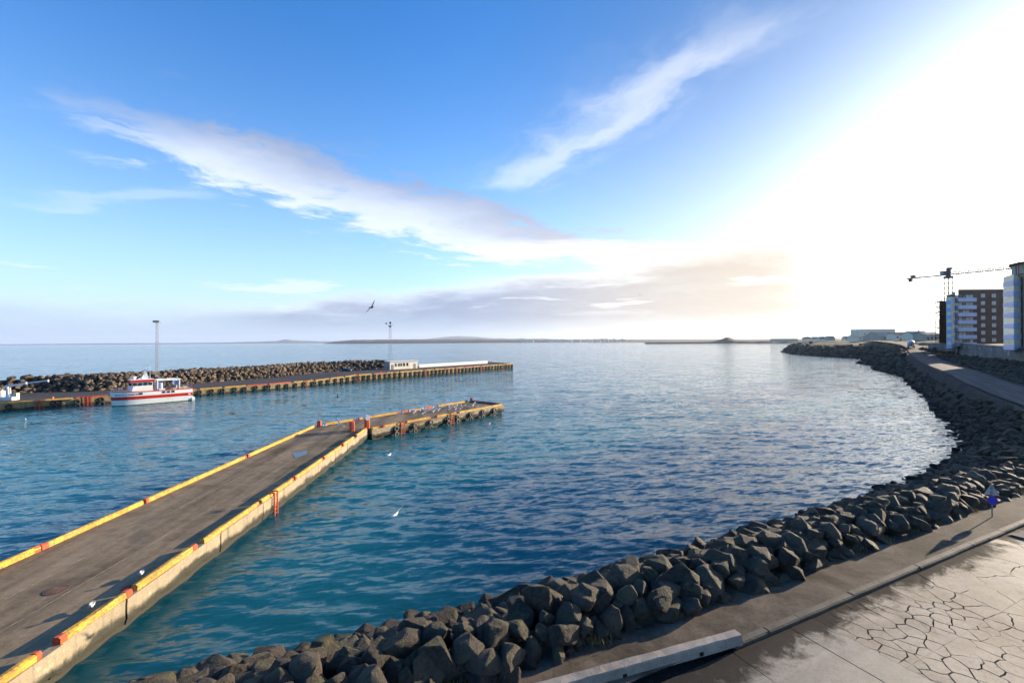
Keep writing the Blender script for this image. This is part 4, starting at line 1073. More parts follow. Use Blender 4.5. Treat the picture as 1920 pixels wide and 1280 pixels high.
# ------------------------------------------------------------------ the moored boat
M['boat_white'] = paint('boat_gelcoat', (0.82, 0.82, 0.80), 0.3, 0.04, 0.7, (0.45, 0.36, 0.26), 0.12)
M['boat_red'] = paint('boat_red_band', (0.58, 0.03, 0.02), 0.35, 0.08, 0.7, (0.25, 0.02, 0.02), 0.1)
M['blue_tub'] = paint('pale_blue_plastic', (0.28, 0.38, 0.62), 0.5, 0.1, 1.0)
M['tub'] = paint('cream_fish_tub', (0.62, 0.55, 0.36), 0.6, 0.12, 1.0)
def build_boat():
    bow = Vector((-88.9, 101.2, 0)); dr = Vector((.68, .733, 0)); L = 14.9
    ang = math.atan2(-dr.y, -dr.x)             # local +x = bow
    mid = bow + dr*L/2 + Vector((-.733, .68, 0))*2.25
    t = thing('fishing_boat', 'white fishing boat with a broad red band, moored at the low quay', 'boat', (mid.x, mid.y, 0), ang)
    B = 2.3
    def half(x):      # half beam at x in [-.5,.5]
        if x > .12: k = (x-.12)/.38; return B*math.sqrt(max(0, 1-k**2.3))
        return B*(1-.06*max(0, -x-.2)/.3)
    def gun(x): return 2.95+.35*max(0, x*2)**2
    xs = [-.5, -.42, -.3, -.15, 0, .12, .22, .3, .37, .43, .47, .495]
    def band(z0f, z1f, out, name, mat_, parent, nz=4):
        m = MB(); rings = []
        for x in xs:
            ring = []
            for k in range(nz+1):
                f = k/nz; z = z0f(x)+(z1f(x)-z0f(x))*f; fl = 0.80+.20*min(1, max(0, z)/2.2)
                hb = half(x)*fl + out; ring.append(Vector((x*L+out*.5+(.35*min(1, max(0, z)/3) if x > .3 else 0)*(x-.3)*4, hb, z)))
            rings.append(ring + [Vector((v.x, -v.y, v.z)) for v in reversed(ring)])
        m.rings(rings, cap=True); o = m.build(name, mat_, parent, True); fixn(o.data); o.data.set_sharp_from_angle(angle=R(35)); return o
    hull = band(lambda x: -.6, gun, 0, 'hull', M['boat_white'], t, 9)
    band(lambda x: 1.28, lambda x: 2.02, .03, 'red_band', M['boat_red'], t, 2)
    band(lambda x: gun(x)-.06, lambda x: gun(x)+.1, .07, 'gunwale', M['boat_red'], t, 1)
    band(lambda x: -.62, lambda x: .12, .012, 'antifouling', M['dark_steel'], t, 2)
    st = MB(); st.rings([[Vector((-L/2-.5+a, y, z)) for y, z in ((-2, .0), (2, .0), (2.05, .55), (1.7, .8), (-1.7, .8), (-2.05, .55))] for a in (0, .25, .6)]); st.build('stern_platform', M['boat_white'], t, False)
    # windows in the hull side (both sides)
    for sy in (1, -1):
        for x in (.17, -.115, -.175, -.235):
            w = MB(); w.box((x*L, sy*(half(x)*.995+.02), 2.55), (.62, .06, .46)); w.build('hull_window', M['glass'], t)
        lt = MB(); lt.box((-.455*L, sy*(half(-.455)*.98+.05), 1.65), (.5, .05, .25)); lt.build('number_plate', M['cream'], t)
    # name on the bow
    cu = bpy.data.curves.new('boat_name', 'FONT'); cu.body = 'BULLA ATNAR IM 45'; cu.size = .5; cu.extrude = .01
    tmp = bpy.data.objects.new('tmp', cu); COL.objects.link(tmp)
    dg = bpy.context.evaluated_depsgraph_get(); me = bpy.data.meshes.new_from_object(tmp.evaluated_get(dg)); bpy.data.objects.remove(tmp)
    me.materials.clear(); me.materials.append(M['dark_steel'])
    # wrap the lettering along the side of the bow that faces the basin
    side = 1
    for v in me.vertices:
        x = (.455 - v.co.x/L*.98)
        v.co = Vector((x*L+(.35*.8)*(x-.3)*4*(1 if x > .3 else 0), side*(half(x)*.985+.04+v.co.z), 2.3+v.co.y))
    link('name_lettering', me, t)
    # working deck
    d = MB(); pts = [Vector((x*L, half(x)*.97, 0)) for x in xs]; poly = [(p.x, p.y) for p in pts]+[(p.x, -p.y) for p in reversed(pts)]; d.prism(poly, 2.2, 2.42); fixn(d.build('deck', M['galv'], t).data)
    # wheelhouse
    wh = MB(); zb, zt = 2.42, 5.15
    x0, x1 = .015*L, .32*L
    def wring(z, f, yk): return [Vector((x0, -1.6*yk, z)), Vector((x0, 1.6*yk, z)), Vector((x1-.5-f, 1.55*yk, z)), Vector((x1-f, .9*yk, z)), Vector((x1-f, -.9*yk, z)), Vector((x1-.5-f, -1.55*yk, z))]
    wh.rings([wring(zb, 0, 1), wring(4.1, .45, .97), wring(zt, .75, .92)]); house = wh.build('wheelhouse', M['boat_white'], t)
    r = MB(); rr = lambda z, k: [Vector((x0-.25*k, -1.8*k, z)), Vector((x0-.25*k, 1.8*k, z)), Vector((x1-.5, 1.65*k, z)), Vector((x1-.25, .9*k, z)), Vector((x1-.25, -.9*k, z)), Vector((x1-.5, -1.65*k, z))]
    r.rings([rr(zt, 1), rr(zt+.42, 1.0), rr(zt+.52, .9)]); r.build('roof', M['boat_red'], t)
    r = MB(); r.rings([rr(zt+.524, .88), rr(zt+.6, .8)]); r.build('roof_top', M['boat_white'], t)
    for sy in (1, -1):
        for k in range(4):
            x = x0+.45+k*.95; w = MB(); w.box((x, sy*1.545, 4.65), (.68, .1, .62), M=Matrix.Rotation(R(-4*sy), 3, 'X')); w.build('window', M['glass'], house)
    for y in (-.9, 0, .9):
        w = MB(); w.box((x1-.58, y*.9, 4.65), (.08, .62, .6), M=Matrix.Rotation(R(-16), 3, 'Y')); w.build('window', M['glass'], house)
    # mast trunk, radar and aerials
    m = MB(); zr = zt+.6
    m.rings([[Vector((x0+a, y, z)) for a, y in ((b0, -.3), (b0, .3), (b1, .2), (b1, -.2))] for z, b0, b1 in ((zr, .6, 2.6), (zr+.5, .7, 1.8), (zr+1.5, .9, 1.4), (zr+2.3, 1.0, 1.3))]); mast = m.build('mast', M['boat_white'], t)
    b = MB(); b.box((x0+1.2, 0, zr+1.2), (.25, 1.9, .14)); b.build('radar_bar', M['boat_white'], mast)
    b = MB(); b.rings([[Vector((x1-1.3+math.cos(a)*rr_, math.sin(a)*rr_, z)) for a in [i*math.pi/5 for i in range(10)]] for z, rr_ in ((zr-.02, .25), (zr+.35, .3), (zr+.4, .48), (zr+.62, .42), (zr+.74, .2))]); b.build('radar_dome', M['boat_white'], t)
    b = MB(); b.cyl((x0+.4, .7, zr), (x0+.4, .7, zr+3.0), .05, .02, 6); b.cyl((x0+.9, -.5, zr), (x0+.9, -.5, zr+2.6), .04, .02, 6); b.build('aerial', M['boat_white'], t)
    # aft shelter frame with blue panels, winch and tubs
    g = MB(); xa, xb = -.33*L, -.045*L
    for x in (xa, xb):
        for y in (-1.5, 1.5): g.beam((x, y, 2.4), (x, y, 5.3), .22, .22)
    for y in (-1.5, 1.5): g.beam((xa-.2, y, 5.38), (xb+.2, y, 5.38), .3, .34)
    for x in (xa, (xa+xb)/2, xb): g.beam((x, -1.6, 5.4), (x, 1.6, 5.4), .22, .26)
    g.build('aft_frame', M['boat_white'], t)
    for y in (1.35, -1.35):
        p = MB(); p.cyl((xb-.55, y*.85, 2.42), (xb-.55, y*.85, 4.75), .5, n=14); p.build('drum', M['blue_tub'], t)
        p = MB(); p.box((xa+.55, y*.8, 4.5), (.7, .5, 1.1)); p.build('control_box', M['blue_tub'], t)
    p = MB(); p.cyl((-.2*L, -.6, 2.9), (-.2*L, .6, 2.9), .45, n=12); p.beam((-.2*L, 0, 2.5), (-.15*L, .3, 3.9), .22, .22); p.beam((-.15*L, .3, 3.9), (-.24*L, .6, 4.8), .18, .18); p.build('deck_crane', M['dark_steel'], t)
    for (x, y, sx) in ((-.1, 1.4, 1.2), (-.36, 1.2, 1.2), (-.42, .1, 1.1), (-.44, -1.2, 1.0), (-.27, 1.45, 1.1)):
        p = MB(); p.rings([[Vector((x*L+u*sx/2*k, y+v*.42*k, z)) for u, v in ((-1, -1), (1, -1), (1, 1), (-1, 1))] for z, k in ((2.42, .85), (3.35, 1), (3.35, .88), (2.7, .8))]); p.build('fish_tub', M['tub' if x < -.3 or y > 1.4 else 'boat_white'], t)
    # railings
    for sy in (1, -1):
        rl = MB(); prev = None
        for x in (-.49, -.43, -.37, -.31):
            h = half(x)*.98*sy; z = gun(x); rl.cyl((x*L, h, z), (x*L, h, z+.95), .03, n=5)
            if prev: rl.cyl((prev[0], prev[1], prev[2]+.95), (x*L, h, z+.95), .03, n=5); rl.cyl((prev[0], prev[1], prev[2]+.5), (x*L, h, z+.5), .025, n=5)
            prev = (x*L, h, z)
        prev = None
        for x in (.33, .38, .43, .475):
            h = half(x)*.95*sy; z = gun(x); rl.cyl((x*L, h, z), (x*L, h, z+.8), .03, n=5)
            if prev: rl.cyl((prev[0], prev[1], prev[2]+.8), (x*L, h, z+.8), .03, n=5)
            prev = (x*L, h, z)
        rl.build('railing', M['galv'], t)
    rg_ = MB(); rg_.cyl((x0+1.15, 0, zr+2.2), (.47*L, 0, 3.4), .025, n=4); rg_.cyl((x0+1.15, 0, zr+2.2), (xa, 0, 5.5), .025, n=4); rg_.build('rigging', M['dark_steel'], t)
    for (ax, ay, bx, by) in ((.46*L, -.6, .56*L, -3.4), (-.48*L, -1.6, -.6*L, -3.6)):
        ln = MB(); prev = None
        for k in range(9):
            f = k/8; q = Vector((ax+(bx-ax)*f, ay+(by-ay)*f, 3.1+(2.0-3.1)*f-.5*math.sin(f*math.pi)))
            if prev is not None: ln.cyl(prev, q, .03, n=5)
            prev = q
        ln.build('mooring_line', M['tub'], t)
    w = MB(); w.cyl((.4*L, -.4, 2.85), (.4*L, .4, 2.85), .3, n=10); w.box((.4*L, 0, 2.6), (.7, 1.0, .4)); w.build('anchor_winch', M['boat_white'], t)
    return t
build_boat()

# ------------------------------------------------------------------ quay crane and tank at the left edge
def build_quay_crane():
    p = G(17, 749.5, QA); t = thing('quay_crane', 'white quay crane with a long slim arm left of the boat', 'crane', (p.x, p.y, QA), 0)
    sc = p.y/F
    b = MB(); b.box((0.2, 0, .35), (2.6, 1.6, .7)); b.build('base', M['white'], t)
    c = MB(); c.cyl((-.4, 0, .7), (-.4, 0, 3.3), .32, .24, 12); c.cyl((.35, 0, .7), (.2, 0, 2.7), .16, .14, 8); c.build('column', M['white'], t)
    a = MB(); a.beam((-.9, 0, 3.0), (4.4, -.4, 3.75), .34, .42); ar = a.build('arm', M['white'], t)
    a = MB(); a.beam((4.2, -.38, 3.72), (9.7, -.8, 4.4), .2, .24); a.build('arm_extension', M['white'], ar)
    h = MB(); h.cyl((9.6, -.8, 4.3), (9.6, -.8, 4.1), .16, n=8); h.build('arm_head', M['white'], ar)
    c = MB(); c.box((1.25, .3, 1.1), (.9, .7, .9)); c.build('control_box', M['tub'], t)
    q = G(3, 746.5, QA); t = thing('storage_tank', 'squat pale grey tank beside the quay crane at the left edge', 'tank', (q.x, q.y, QA))
    b = MB(); b.rings([[Vector((math.cos(k*math.pi/9)*r, math.sin(k*math.pi/9)*r, z)) for k in range(18)] for z, r in ((0, .95), (.1, 1.0), (1.5, 1.0), (1.75, .7), (1.82, .3))]); b.build('shell', M['white'], t, True); 
    b = MB(); b.cyl((0, 0, 1.8), (0, 0, 2.05), .22, n=10); b.build('lid', M['galv'], t)
build_quay_crane()

# ------------------------------------------------------------------ traffic sign, barrier
M['sign_back'] = paint('grey_sign_metal', (0.42, 0.43, 0.45), 0.4, 0.08, 3, (0.2, 0.2, 0.2), 0.15, 0, .4)
M['sign_blue'] = paint('sign_blue', (0.01, 0.035, 0.42), 0.4, 0.05, 3, (0.02, 0.03, 0.1), .1)
M['sign_red'] = paint('sign_red', (0.5, 0.03, 0.02), 0.4, 0.05, 3, (0.1, 0.02, 0.02), .1)
def build_sign():
    p = G(1839, 968, RZ) - KN*0.45; t = thing('traffic_sign', 'traffic sign post with grey triangle above a blue disc beside the seawall', 'sign', (p.x, p.y, RZ), R(-22)); t.scale = (.72, .72, .8)
    post = MB(); post.cyl((0, 0, -.3), (0, 0, 2.35), .038, n=10); post.build('post', M['galv'], t)
    h = 0.74; tri = [(-.45, 0), (.45, 0), (0, .78)]
    def rounded(pts, r=.05):
        out = []
        for i in range(3):
            a, p_, b = Vector(pts[i-1]), Vector(pts[i]), Vector(pts[(i+1) % 3]); d1 = (a-p_).normalized(); d2 = (b-p_).normalized()
            out += [p_+d1*r*1.5, p_+(d1+d2)*r*.45, p_+d2*r*1.5]
        return out
    m = MB(); q = rounded(tri); n = len(q); y0, y1 = .045, .06
    m.raw([(v.x, y0, 1.62+v.y) for v in q]+[(v.x, y1, 1.62+v.y) for v in q], [tuple(range(n)), tuple(range(n, 2*n))[::-1]]+[(i, n+i, n+(i+1) % n, (i+1) % n) for i in range(n)]); o = m.build('triangle_plate', M['sign_back'], t); fixn(o.data)
    for z in (1.78, 2.1):
        b = MB(); b.box((0, .035, z), (.2, .03, .05)); b.build('clamp', M['dark_steel'], t)
    d = MB(); d.cyl((0, -.05, 1.3), (0, -.065, 1.3), .3, n=28); d.build('red_rim', M['sign_red'], t, False)
    d = MB(); d.cyl((0, -.066, 1.3), (0, -.07, 1.3), .275, n=28); d.build('blue_disc', M['sign_blue'], t, False)
build_sign()
M['barrier'] = paint('barrier_concrete', (0.30, 0.255, 0.20), 0.85, 0.2, 1.4, (0.10, 0.085, 0.07), 0.45, 0.02)
def build_barrier():
    z = RZ+.15
    a = G(1384, 1186, z+.2); b = G(1035, 1281, z+.2); ax = (b-a); ax.z = 0; ax.normalize(); L = 8.6
    t = thing('concrete_barrier', 'long low concrete barrier beam lying on the pavement edge', 'barrier', (a.x, a.y, RZ+.1), math.atan2(ax.y, ax.x))
    m = MB(); rs = []; n = 30; rg = random.Random(2)
    for i in range(n+1):
        x = L*i/n; j = lambda: rg.uniform(-.008, .008)
        rs.append([Vector((x, -.19+j(), -.02)), Vector((x, -.165+j(), .25+j())), Vector((x, -.14+j(), .285+j())), Vector((x, .14+j(), .285+j())), Vector((x, .165+j(), .25+j())), Vector((x, .19+j(), -.02))])
    m.rings(rs); o = m.build('beam', M['barrier'], t); fixn(o.data)
    for x in (1.6, 4.3, 7.0):
        for sy in (-1, 1):
            h = MB(); h.box((x, sy*.178, .06), (.13, .04, .11)); h.build('lifting_slot', M['crack_fill'], t)
build_barrier()
# ------------------------------------------------------------------ apartment blocks on the right
M['brown'] = paint('brown_cladding', (0.125, 0.072, 0.046), 0.75, 0.18, 0.4, (0.05, 0.035, 0.03), 0.25, coords='World')
M['brown2'] = paint('rust_brown_board', (0.16, 0.075, 0.035), 0.8, 0.25, 0.5, (0.05, 0.03, 0.02), 0.35, coords='World')
M['balustrade'] = paint('pale_balcony_panel', (0.52, 0.56, 0.72), 0.3, 0.06, 0.5, (0.4, 0.42, 0.5), 0.1, coords='World')
M['blue_bal'] = paint('blue_balcony_panel', (0.34, 0.46, 0.74), 0.3, 0.06, 0.5, (0.3, 0.36, 0.5), 0.1, coords='World')
M['bay_glass'] = glass('pale_bay_glass', (0.66, 0.64, 0.46), 0.12)
M['frame'] = paint('window_frame', (0.66, 0.65, 0.62), 0.45, 0.05, 1.0, (0.3, 0.3, 0.3), 0.1)
M['beige'] = paint('beige_column', (0.55, 0.47, 0.36), 0.7, 0.1, 0.5, (0.3, 0.25, 0.2), 0.2, coords='World')
M['grey_concrete'] = paint('grey_concrete_wall', (0.20, 0.18, 0.16), 0.85, 0.25, 0.25, (0.08, 0.07, 0.06), 0.4, 0.02, coords='World')
M['pane_light'] = glass('curtained_pane', (0.42, 0.40, 0.34), 0.1)
def wallseg(mb, p, q, z0, z1, th=0.12):
    p, q = Vector((p.x, p.y, 0)), Vector((q.x, q.y, 0)); c = (z0+z1)/2
    mb.beam(p+Vector((0, 0, c)), q+Vector((0, 0, c)), th, z1-z0)
def col2(px, d): v = D(px, 640, d); return Vector((v.x, v.y, 0))
def bay(parent, pts, zs, h_bal, h_gl, mats, sets=True):
    """stack of glazed balconies over a plan polyline"""
    for z in zs:
        for i, (p, q) in enumerate(zip(pts, pts[1:])):
            b = MB(); wallseg(b, p, q, z, z+h_bal, .16); bo = b.build('balcony_panel', M[mats[i % len(mats)]], parent)
            ax = (q-p); L = ax.length; n = max(1, round(L/1.5))
            for k in range(n):
                g = MB(); wallseg(g, p+ax*((k+.03)/n), p+ax*((k+.97)/n), z+h_bal+.02, z+h_bal+h_gl-.02, .05); g.build('balcony_glass', M['bay_glass'], parent)
        s = MB(); cen = sum(pts, Vector())/len(pts); 
def build_block_a():
    d = 177.0; x0, x1 = col2(1797, d).x, col2(1882.5, d).x; zb = 10.0; zt = D(1840, 543.8, d).z
    t = thing('apartment_block', 'brown seven storey apartment block with pale balcony bands, beyond the crane side', 'building', (0, 0, 0))
    m = MB(); m.prism([(x0, d), (x1, d), (x1+26, d+24), (x0+25, d+24)], zb, zt); fixn(m.build('wall', M['brown'], t).data)
    xl = col2(1787, d).x; m = MB(); m.prism([(xl, d+1.2), (x0-.002, d+1.2), (x0+22, d+22), (xl+22, d+22)], zb, D(1790, 551, d).z); fixn(m.build('wall', M['brown'], t).data)
    r = MB(); r.prism([(x0-.15, d-.2), (x1+.2, d-.2), (x1+26, d+24.2), (x0+25, d+24.2)], zt, zt+.3); fixn(r.build('roof', M['dark_steel'], t).data)
    step = 2.874
    # right-hand balconies, seven storeys
    bx0, bx1 = col2(1797.3, d-1.4).x, col2(1831.5, d-1.4).x
    ztop = D(1815, 558.2, d-1.4).z
    for k in range(7):
        z1 = ztop-step*k; b = MB(); b.beam((bx0, d-1.4, z1-.72), (bx1, d-1.4, z1-.72), .14, 1.42); b.build('balcony_panel', M['balustrade'], t)
        s = MB(); s.box(((bx0+bx1)/2, d-.7, z1-1.52), (bx1-bx0, 1.5, .2)); s.build('balcony_slab', M['grey_concrete'], t)
        for j in range(5):
            w = (bx1-bx0)/5; g = MB(); g.box((bx0+w*(j+.5), d-.06, z1+.15), (w*.86, .1, 2.1)); g.build('balcony_door', M['pane_light' if rnd.random() < .55 else 'glass'], t)
        for x in (bx0, bx1):
            e = MB(); e.box((x, d-.7, z1-.72), (.12, 1.4, 1.4)); e.build('balcony_side', M['balustrade'], t)
    # windows
    for px in (1843.3, 1863.8):
        for k in range(7):
            z = D(px, 554.2+13.85*k, d).z; x = col2(px, d).x
            f = MB(); f.box((x, d-.04, z), (1.5, .12, 1.36)); fo = f.build('window', M['frame'], t)
            g = MB(); g.box((x, d-.09, z), (1.26, .06, 1.12)); g.build('pane', M['pane_light'], fo)
            c = MB(); c.box((x+.15, d-.13, z), (.07, .04, 1.12)); c.box((x, d-.13, z+.12), (1.26, .03, .06)); c.build('glazing_bar', M['frame'], fo)
    # slim glazed stair bay at the left corner
    pts = [col2(1774.5, d-1), col2(1784, d-2.6), col2(1790.5, d-.6)]
    zl = D(1780, 564.5, d).z
    bay(t, pts, [zl-1.35-step*k*.985 for k in range(7)], 1.4, 1.42, ['blue_bal', 'balustrade'])
    c = MB(); cp = [col2(1775.5, d+.2), col2(1784, d-1.6), col2(1789.5, d+.4), col2(1789.5, d+4), col2(1777, d+4)]; c.prism([(p.x, p.y) for p in cp], zb, D(1782, 553, d).z); fixn(c.build('bay_core', M['brown'], t).data)
    for px in (1792.5,):
        b = MB(); x = col2(px, d).x; b.box((x, d+.9, (zb+zt-3)/2+2), (1.0, .5, zt-zb-2)); b.build('column', M['beige'], t)
    return t
build_block_a()
def build_block_b():
    d = 122.0; t = thing('apartment_block', 'nearer apartment block at the right edge with blue balcony bands and glass', 'building', (0, 0, 0))
    pts = [col2(1881.8, d+5.0), col2(1901.2, d-1.0), col2(1914.2, d+3.0)]
    z0 = D(1890, 656, d).z; step = 2.885
    bay(t, pts, [z0+step*k for k in range(7)], 1.3, 1.56, ['blue_bal', 'blue_bal'])
    zt = z0+step*7+.6
    core = [col2(1884, d+6.5), col2(1901, d+1.5), col2(1911, d+4.2), col2(1922, d+3.4), col2(1990, d-4), col2(1990, d+24), col2(1903, d+24)]
    for k in range(8):
        s = MB(); ip = [col2(1882.4, d+5.2), col2(1901.1, d-.6), col2(1913.8, d+3.1), col2(1913, d+6), col2(1890, d+8)]; s.prism([(p.x, p.y) for p in ip], z0+step*k-.28, z0+step*k-.02); fixn(s.build('floor_slab', M['grey_concrete'], t).data)
    w = MB(); cp = [col2(1889, d+9), col2(1911, d+6.2), col2(1916, d+3.4), Vector((144, 110, 0)), Vector((176, 110, 0)), Vector((176, 150, 0)), col2(1908, d+26)]; w.prism([(p.x, p.y) for p in cp], 9.0, zt); fixn(w.build('wall', M['beige'], t).data)
    b = MB(); bp = [col2(1914.6, d+3.1), col2(1918.2, d+2.6), col2(1918.6, d+4), col2(1915.2, d+4.4)]; b.prism([(p.x, p.y) for p in bp], 9.0, zt-1); fixn(b.build('corner_pier', M['brown'], t).data)
    top = MB(); tp = [col2(1897, d+6), col2(1914, d+2.5), Vector((145, 110.5, 0)), Vector((175, 110.5, 0)), Vector((175, 149, 0)), col2(1912, d+22)]; top.prism([(p.x, p.y) for p in tp], zt, zt+2.5); fixn(top.build('penthouse_wall', M['beige'], t).data)
    r = MB(); rp = [col2(1892, d+5), col2(1912, d+.6), Vector((144, 109.5, 0)), Vector((176, 109.5, 0)), Vector((176, 150, 0)), col2(1908, d+25)]; r.prism([(p.x, p.y) for p in rp], zt+2.5, zt+2.9); fixn(r.build('roof', M['brown'], t).data)
    for px in (1906, 1911):
        c = MB(); p = col2(px, d+1.8); c.cyl((p.x, p.y, zt-1.2), (p.x, p.y, zt+2.5), .12, n=8); c.build('roof_post', M['sign_red'] if px > 1908 else M['brown'], t)
    return t
build_block_b()
def build_block_c():
    d = 198.0; t = thing('unfinished_block', 'unfinished rust brown building shell behind the scaffolding', 'building')
    xa, xb = col2(1761.5, d).x, col2(1776, d).x; z1 = D(1768, 564.5, d).z
    m = MB(); m.prism([(xa, d), (xb, d), (xb+15, d+16), (xa+15.4, d+16)], 9.0, z1); fixn(m.build('wall', M['brown2'], t).data)
    for k in range(8):
        s = MB(); z = z1-.15-k*2.88; s.box(((xa+xb)/2-.3, d-.2, z), (xb-xa+1.0, .9, .28)); s.build('floor_edge', M['brown'], t)
    for (py, px) in ((568, 1753), (577, 1751.5), (587, 1754.5)):
        p = D(px, py, d-.5); b = MB(); b.beam((p.x, d-.5, p.z), (xa+.4, d-.5, p.z+.9), 1.0, .22); b.build('landing', M['brown'], t)
    b = MB(); 
    for k in range(6): x = xa+.3+(xb-xa-.6)*k/5; b.cyl((x, d, z1), (x, d, z1+1.3), .05, n=5)
    b.cyl((xa, d, z1+1.2), (xb, d, z1+1.2), .05, n=5); b.build('edge_rail', M['brown'], t)
    d = 194.0; x0, x1 = col2(1753.5, d).x, col2(1761, d).x; zt = D(1757, 598, d).z
    s = thing('scaffold', 'scaffolding tower against the left side of the unfinished building', 'scaffold')
    zg = 9.6
    for x in (x0, x1):
        for y in (d, d+1.5):
            b = MB(); b.cyl((x, y, zg), (x, y, zt), .06, n=6); b.build('upright', M['dark_steel'], s)
    n = 7
    for k in range(1, n+1):
        z = zg+(zt-zg)*k/n; b = MB(); b.box(((x0+x1)/2, d+.75, z), (x1-x0, 1.5, .1)); b.build('platform', M['brown'], s)
        b = MB(); b.cyl((x0, d, z+.9), (x1, d, z+.9), .04, n=5); b.cyl((x0, d, z-1.8), (x1, d, z), .04, n=5); b.build('brace', M['dark_steel'], s)
build_block_c()
def build_tower_crane():
    tp = D(1778, 512, 214); x, y, zj = tp.x, tp.y, tp.z; zg = 10.0
    t = thing('tower_crane', 'tower crane rising behind the brown apartment block with its long jib', 'crane', (x, y, zg)); h = zj-zg-2.4
    w = 2.0; cs = [(-w/2, -w/2), (w/2, -w/2), (w/2, w/2), (-w/2, w/2)]
    m = MB()
    for cx, cy in cs: m.beam((cx, cy, 0), (cx, cy, h), .2, .2, up=(0, 1, 0))
    n = 14
    for k in range(n):
        z0, z1 = h*k/n, h*(k+1)/n
        for i in range(4):
            a, b = cs[i], cs[(i+1) % 4]; m.beam((a[0], a[1], z1), (b[0], b[1], z1), .11, .11)
            if k % 2: a, b = b, a
            m.cyl((a[0], a[1], z0), (b[0], b[1], z1), .08, n=5)
    m.build('tower', M['brown2'], t)
    dj = Vector((.52, -.854, 0)).normalized(); z = h+1.6
    c = MB(); c.box((0, 0, h+.5), (2.5, 2.5, 1.0)); c.build('slewing_ring', M['dark_steel'], t)
    c = MB(); c.box((-1.4, 1.2, h+2.6), (1.5, 1.5, 2.0)); cb = c.build('cab', M['galv'], t); g = MB(); g.box((-1.4, .42, h+2.8), (1.2, .08, 1.0)); g.build('cab_window', M['glass'], cb)
    c = MB(); c.beam((0, 0, h+1), (.2, 0, h+5.0), 1.3, 1.1, up=(0, 1, 0)); c.box((.9, 0, h+4.6), (1.6, .8, .9)); c.build('tower_head', M['dark_steel'], t)
    def truss(L, sgn, hh):
        b = MB(); sd = Vector((-dj.y, dj.x, 0)); p = Vector((0, 0, z)); k = int(L/1.6)
        for s in (-.55, .55): b.beam(p+sd*s, p+dj*sgn*L+sd*s, .38, .38)
        b.beam(p+Vector((0, 0, hh)), p+dj*sgn*L+Vector((0, 0, hh*.6)), .3, .3)
        for i in range(k):
            a = p+dj*sgn*L*i/k; c = p+dj*sgn*L*(i+.5)/k; e = p+dj*sgn*L*(i+1)/k; up = Vector((0, 0, hh*(1-.4*(i+.5)/k)))
            for s in (-.55, .55): b.cyl(a+sd*s, c+up, .09, n=4); b.cyl(c+up, e+sd*s, .09, n=4)
        return b
    truss(40, 1, 1.1).build('jib', M['dark_steel'], t)
    b = MB(); b.beam((0, 0, z), dj*-15.5+Vector((0, 0, z)), 1.2, .5); b.build('counter_jib', M['dark_steel'], t)
    e = dj*-14; b = MB(); b.box((e.x, e.y, z-.9), (1.2, 1.8, 1.6), math.atan2(dj.y, dj.x)); b.box((e.x*.93, e.y*.93, z+.9), (1.8, 1.3, 1.0), math.atan2(dj.y, dj.x)); b.build('counterweight', M['brown'], t)
    b = MB(); b.cyl((0, 0, h+5), dj*-11+Vector((0, 0, z+.3)), .1, n=5); b.cyl((0, 0, h+5), dj*24+Vector((0, 0, z+.9)), .09, n=5); b.build('tie_rod', M['dark_steel'], t)
    tr = dj*22; b = MB(); b.box((tr.x, tr.y, z-.4), (1.3, 1.0, .5), math.atan2(dj.y, dj.x)); b.build('trolley', M['dark_steel'], t)
build_tower_crane()
def build_retaining_wall():
    a, b = WALL0 - (WALL1-WALL0)*.12, WALL1; a = Vector((a.x, a.y, 7.3)); ax = b-a; n = 12
    t = thing('retaining_wall', 'grey concrete retaining wall with small lamps below the apartment blocks', 'wall')
    for i in range(n):
        p, q = a.lerp(b, i/n), a.lerp(b, (i+1)/n); u = (q-p).normalized()*.03; zt = 11.2+1.1*(i+.5)/n
        m = MB(); nn = Vector((-ax.y, ax.x, 0)).normalized()
        c = (p.z-1.2+zt)/2; m.beam(Vector((p.x, p.y, c))+u, Vector((q.x, q.y, c))-u, .4, zt-p.z+1.2); m.build('panel', M['grey_concrete'], t)
        m = MB(); m.beam(Vector((p.x, p.y, zt+.07))+u, Vector((q.x, q.y, zt+.07))-u, .5, .13); m.build('coping', M['beige'], t)
        if i in (3, 5, 7, 9, 10):
            mid = p.lerp(q, .5); o = mid+nn*.26; l = MB(); l.box((o.x, o.y, zt-1.3), (.3, .3, .55), math.atan2(ax.y, ax.x)); l.build('wall_lamp', M['white'], t)
    # terrace behind the wall
    m = MB(); back = Vector((ax.y, -ax.x, 0)).normalized()*60; zz = 11.0
    m.raw([Vector((a.x, a.y, zz)), Vector((b.x, b.y, zz+1.0)), Vector((b.x+back.x, b.y+back.y, zz+1)), Vector((a.x+back.x, a.y+back.y, zz))], [(0, 1, 2, 3)]); o = m.build('terrace', M['pavement']); fixn(o.data); tag(o, kind='structure')
    # wall at the foot of the glazed bay
    p, q = col2(1741, 196), col2(1797, 178.2); w = thing('garden_wall', 'short grey concrete wall at the foot of the brown block beside the road', 'wall')
    for i in range(4):
        s, e = p.lerp(q, i/4), p.lerp(q, (i+1)/4); u = (e-s).normalized()*.03; m = MB(); m.beam(s+u+Vector((0, 0, 10.6)), e-u+Vector((0, 0, 10.6)), .3, 3.2); m.build('panel', M['grey_concrete'], w)
build_retaining_wall()
def lamp_post(label, p, h):
    t = thing('street_lamp', label, 'street lamp', p); b = MB(); b.cyl((0, 0, 0), (0, 0, h), .09, .06, 8); b.build('post', M['galv'], t)
    b = MB(); b.beam((0, 0, h), (-1.2, 0, h+.2), .07, .07); b.build('bracket', M['galv'], t); b = MB(); b.box((-1.4, 0, h+.2), (.7, .25, .14)); b.build('lamp_head', M['galv'], t)
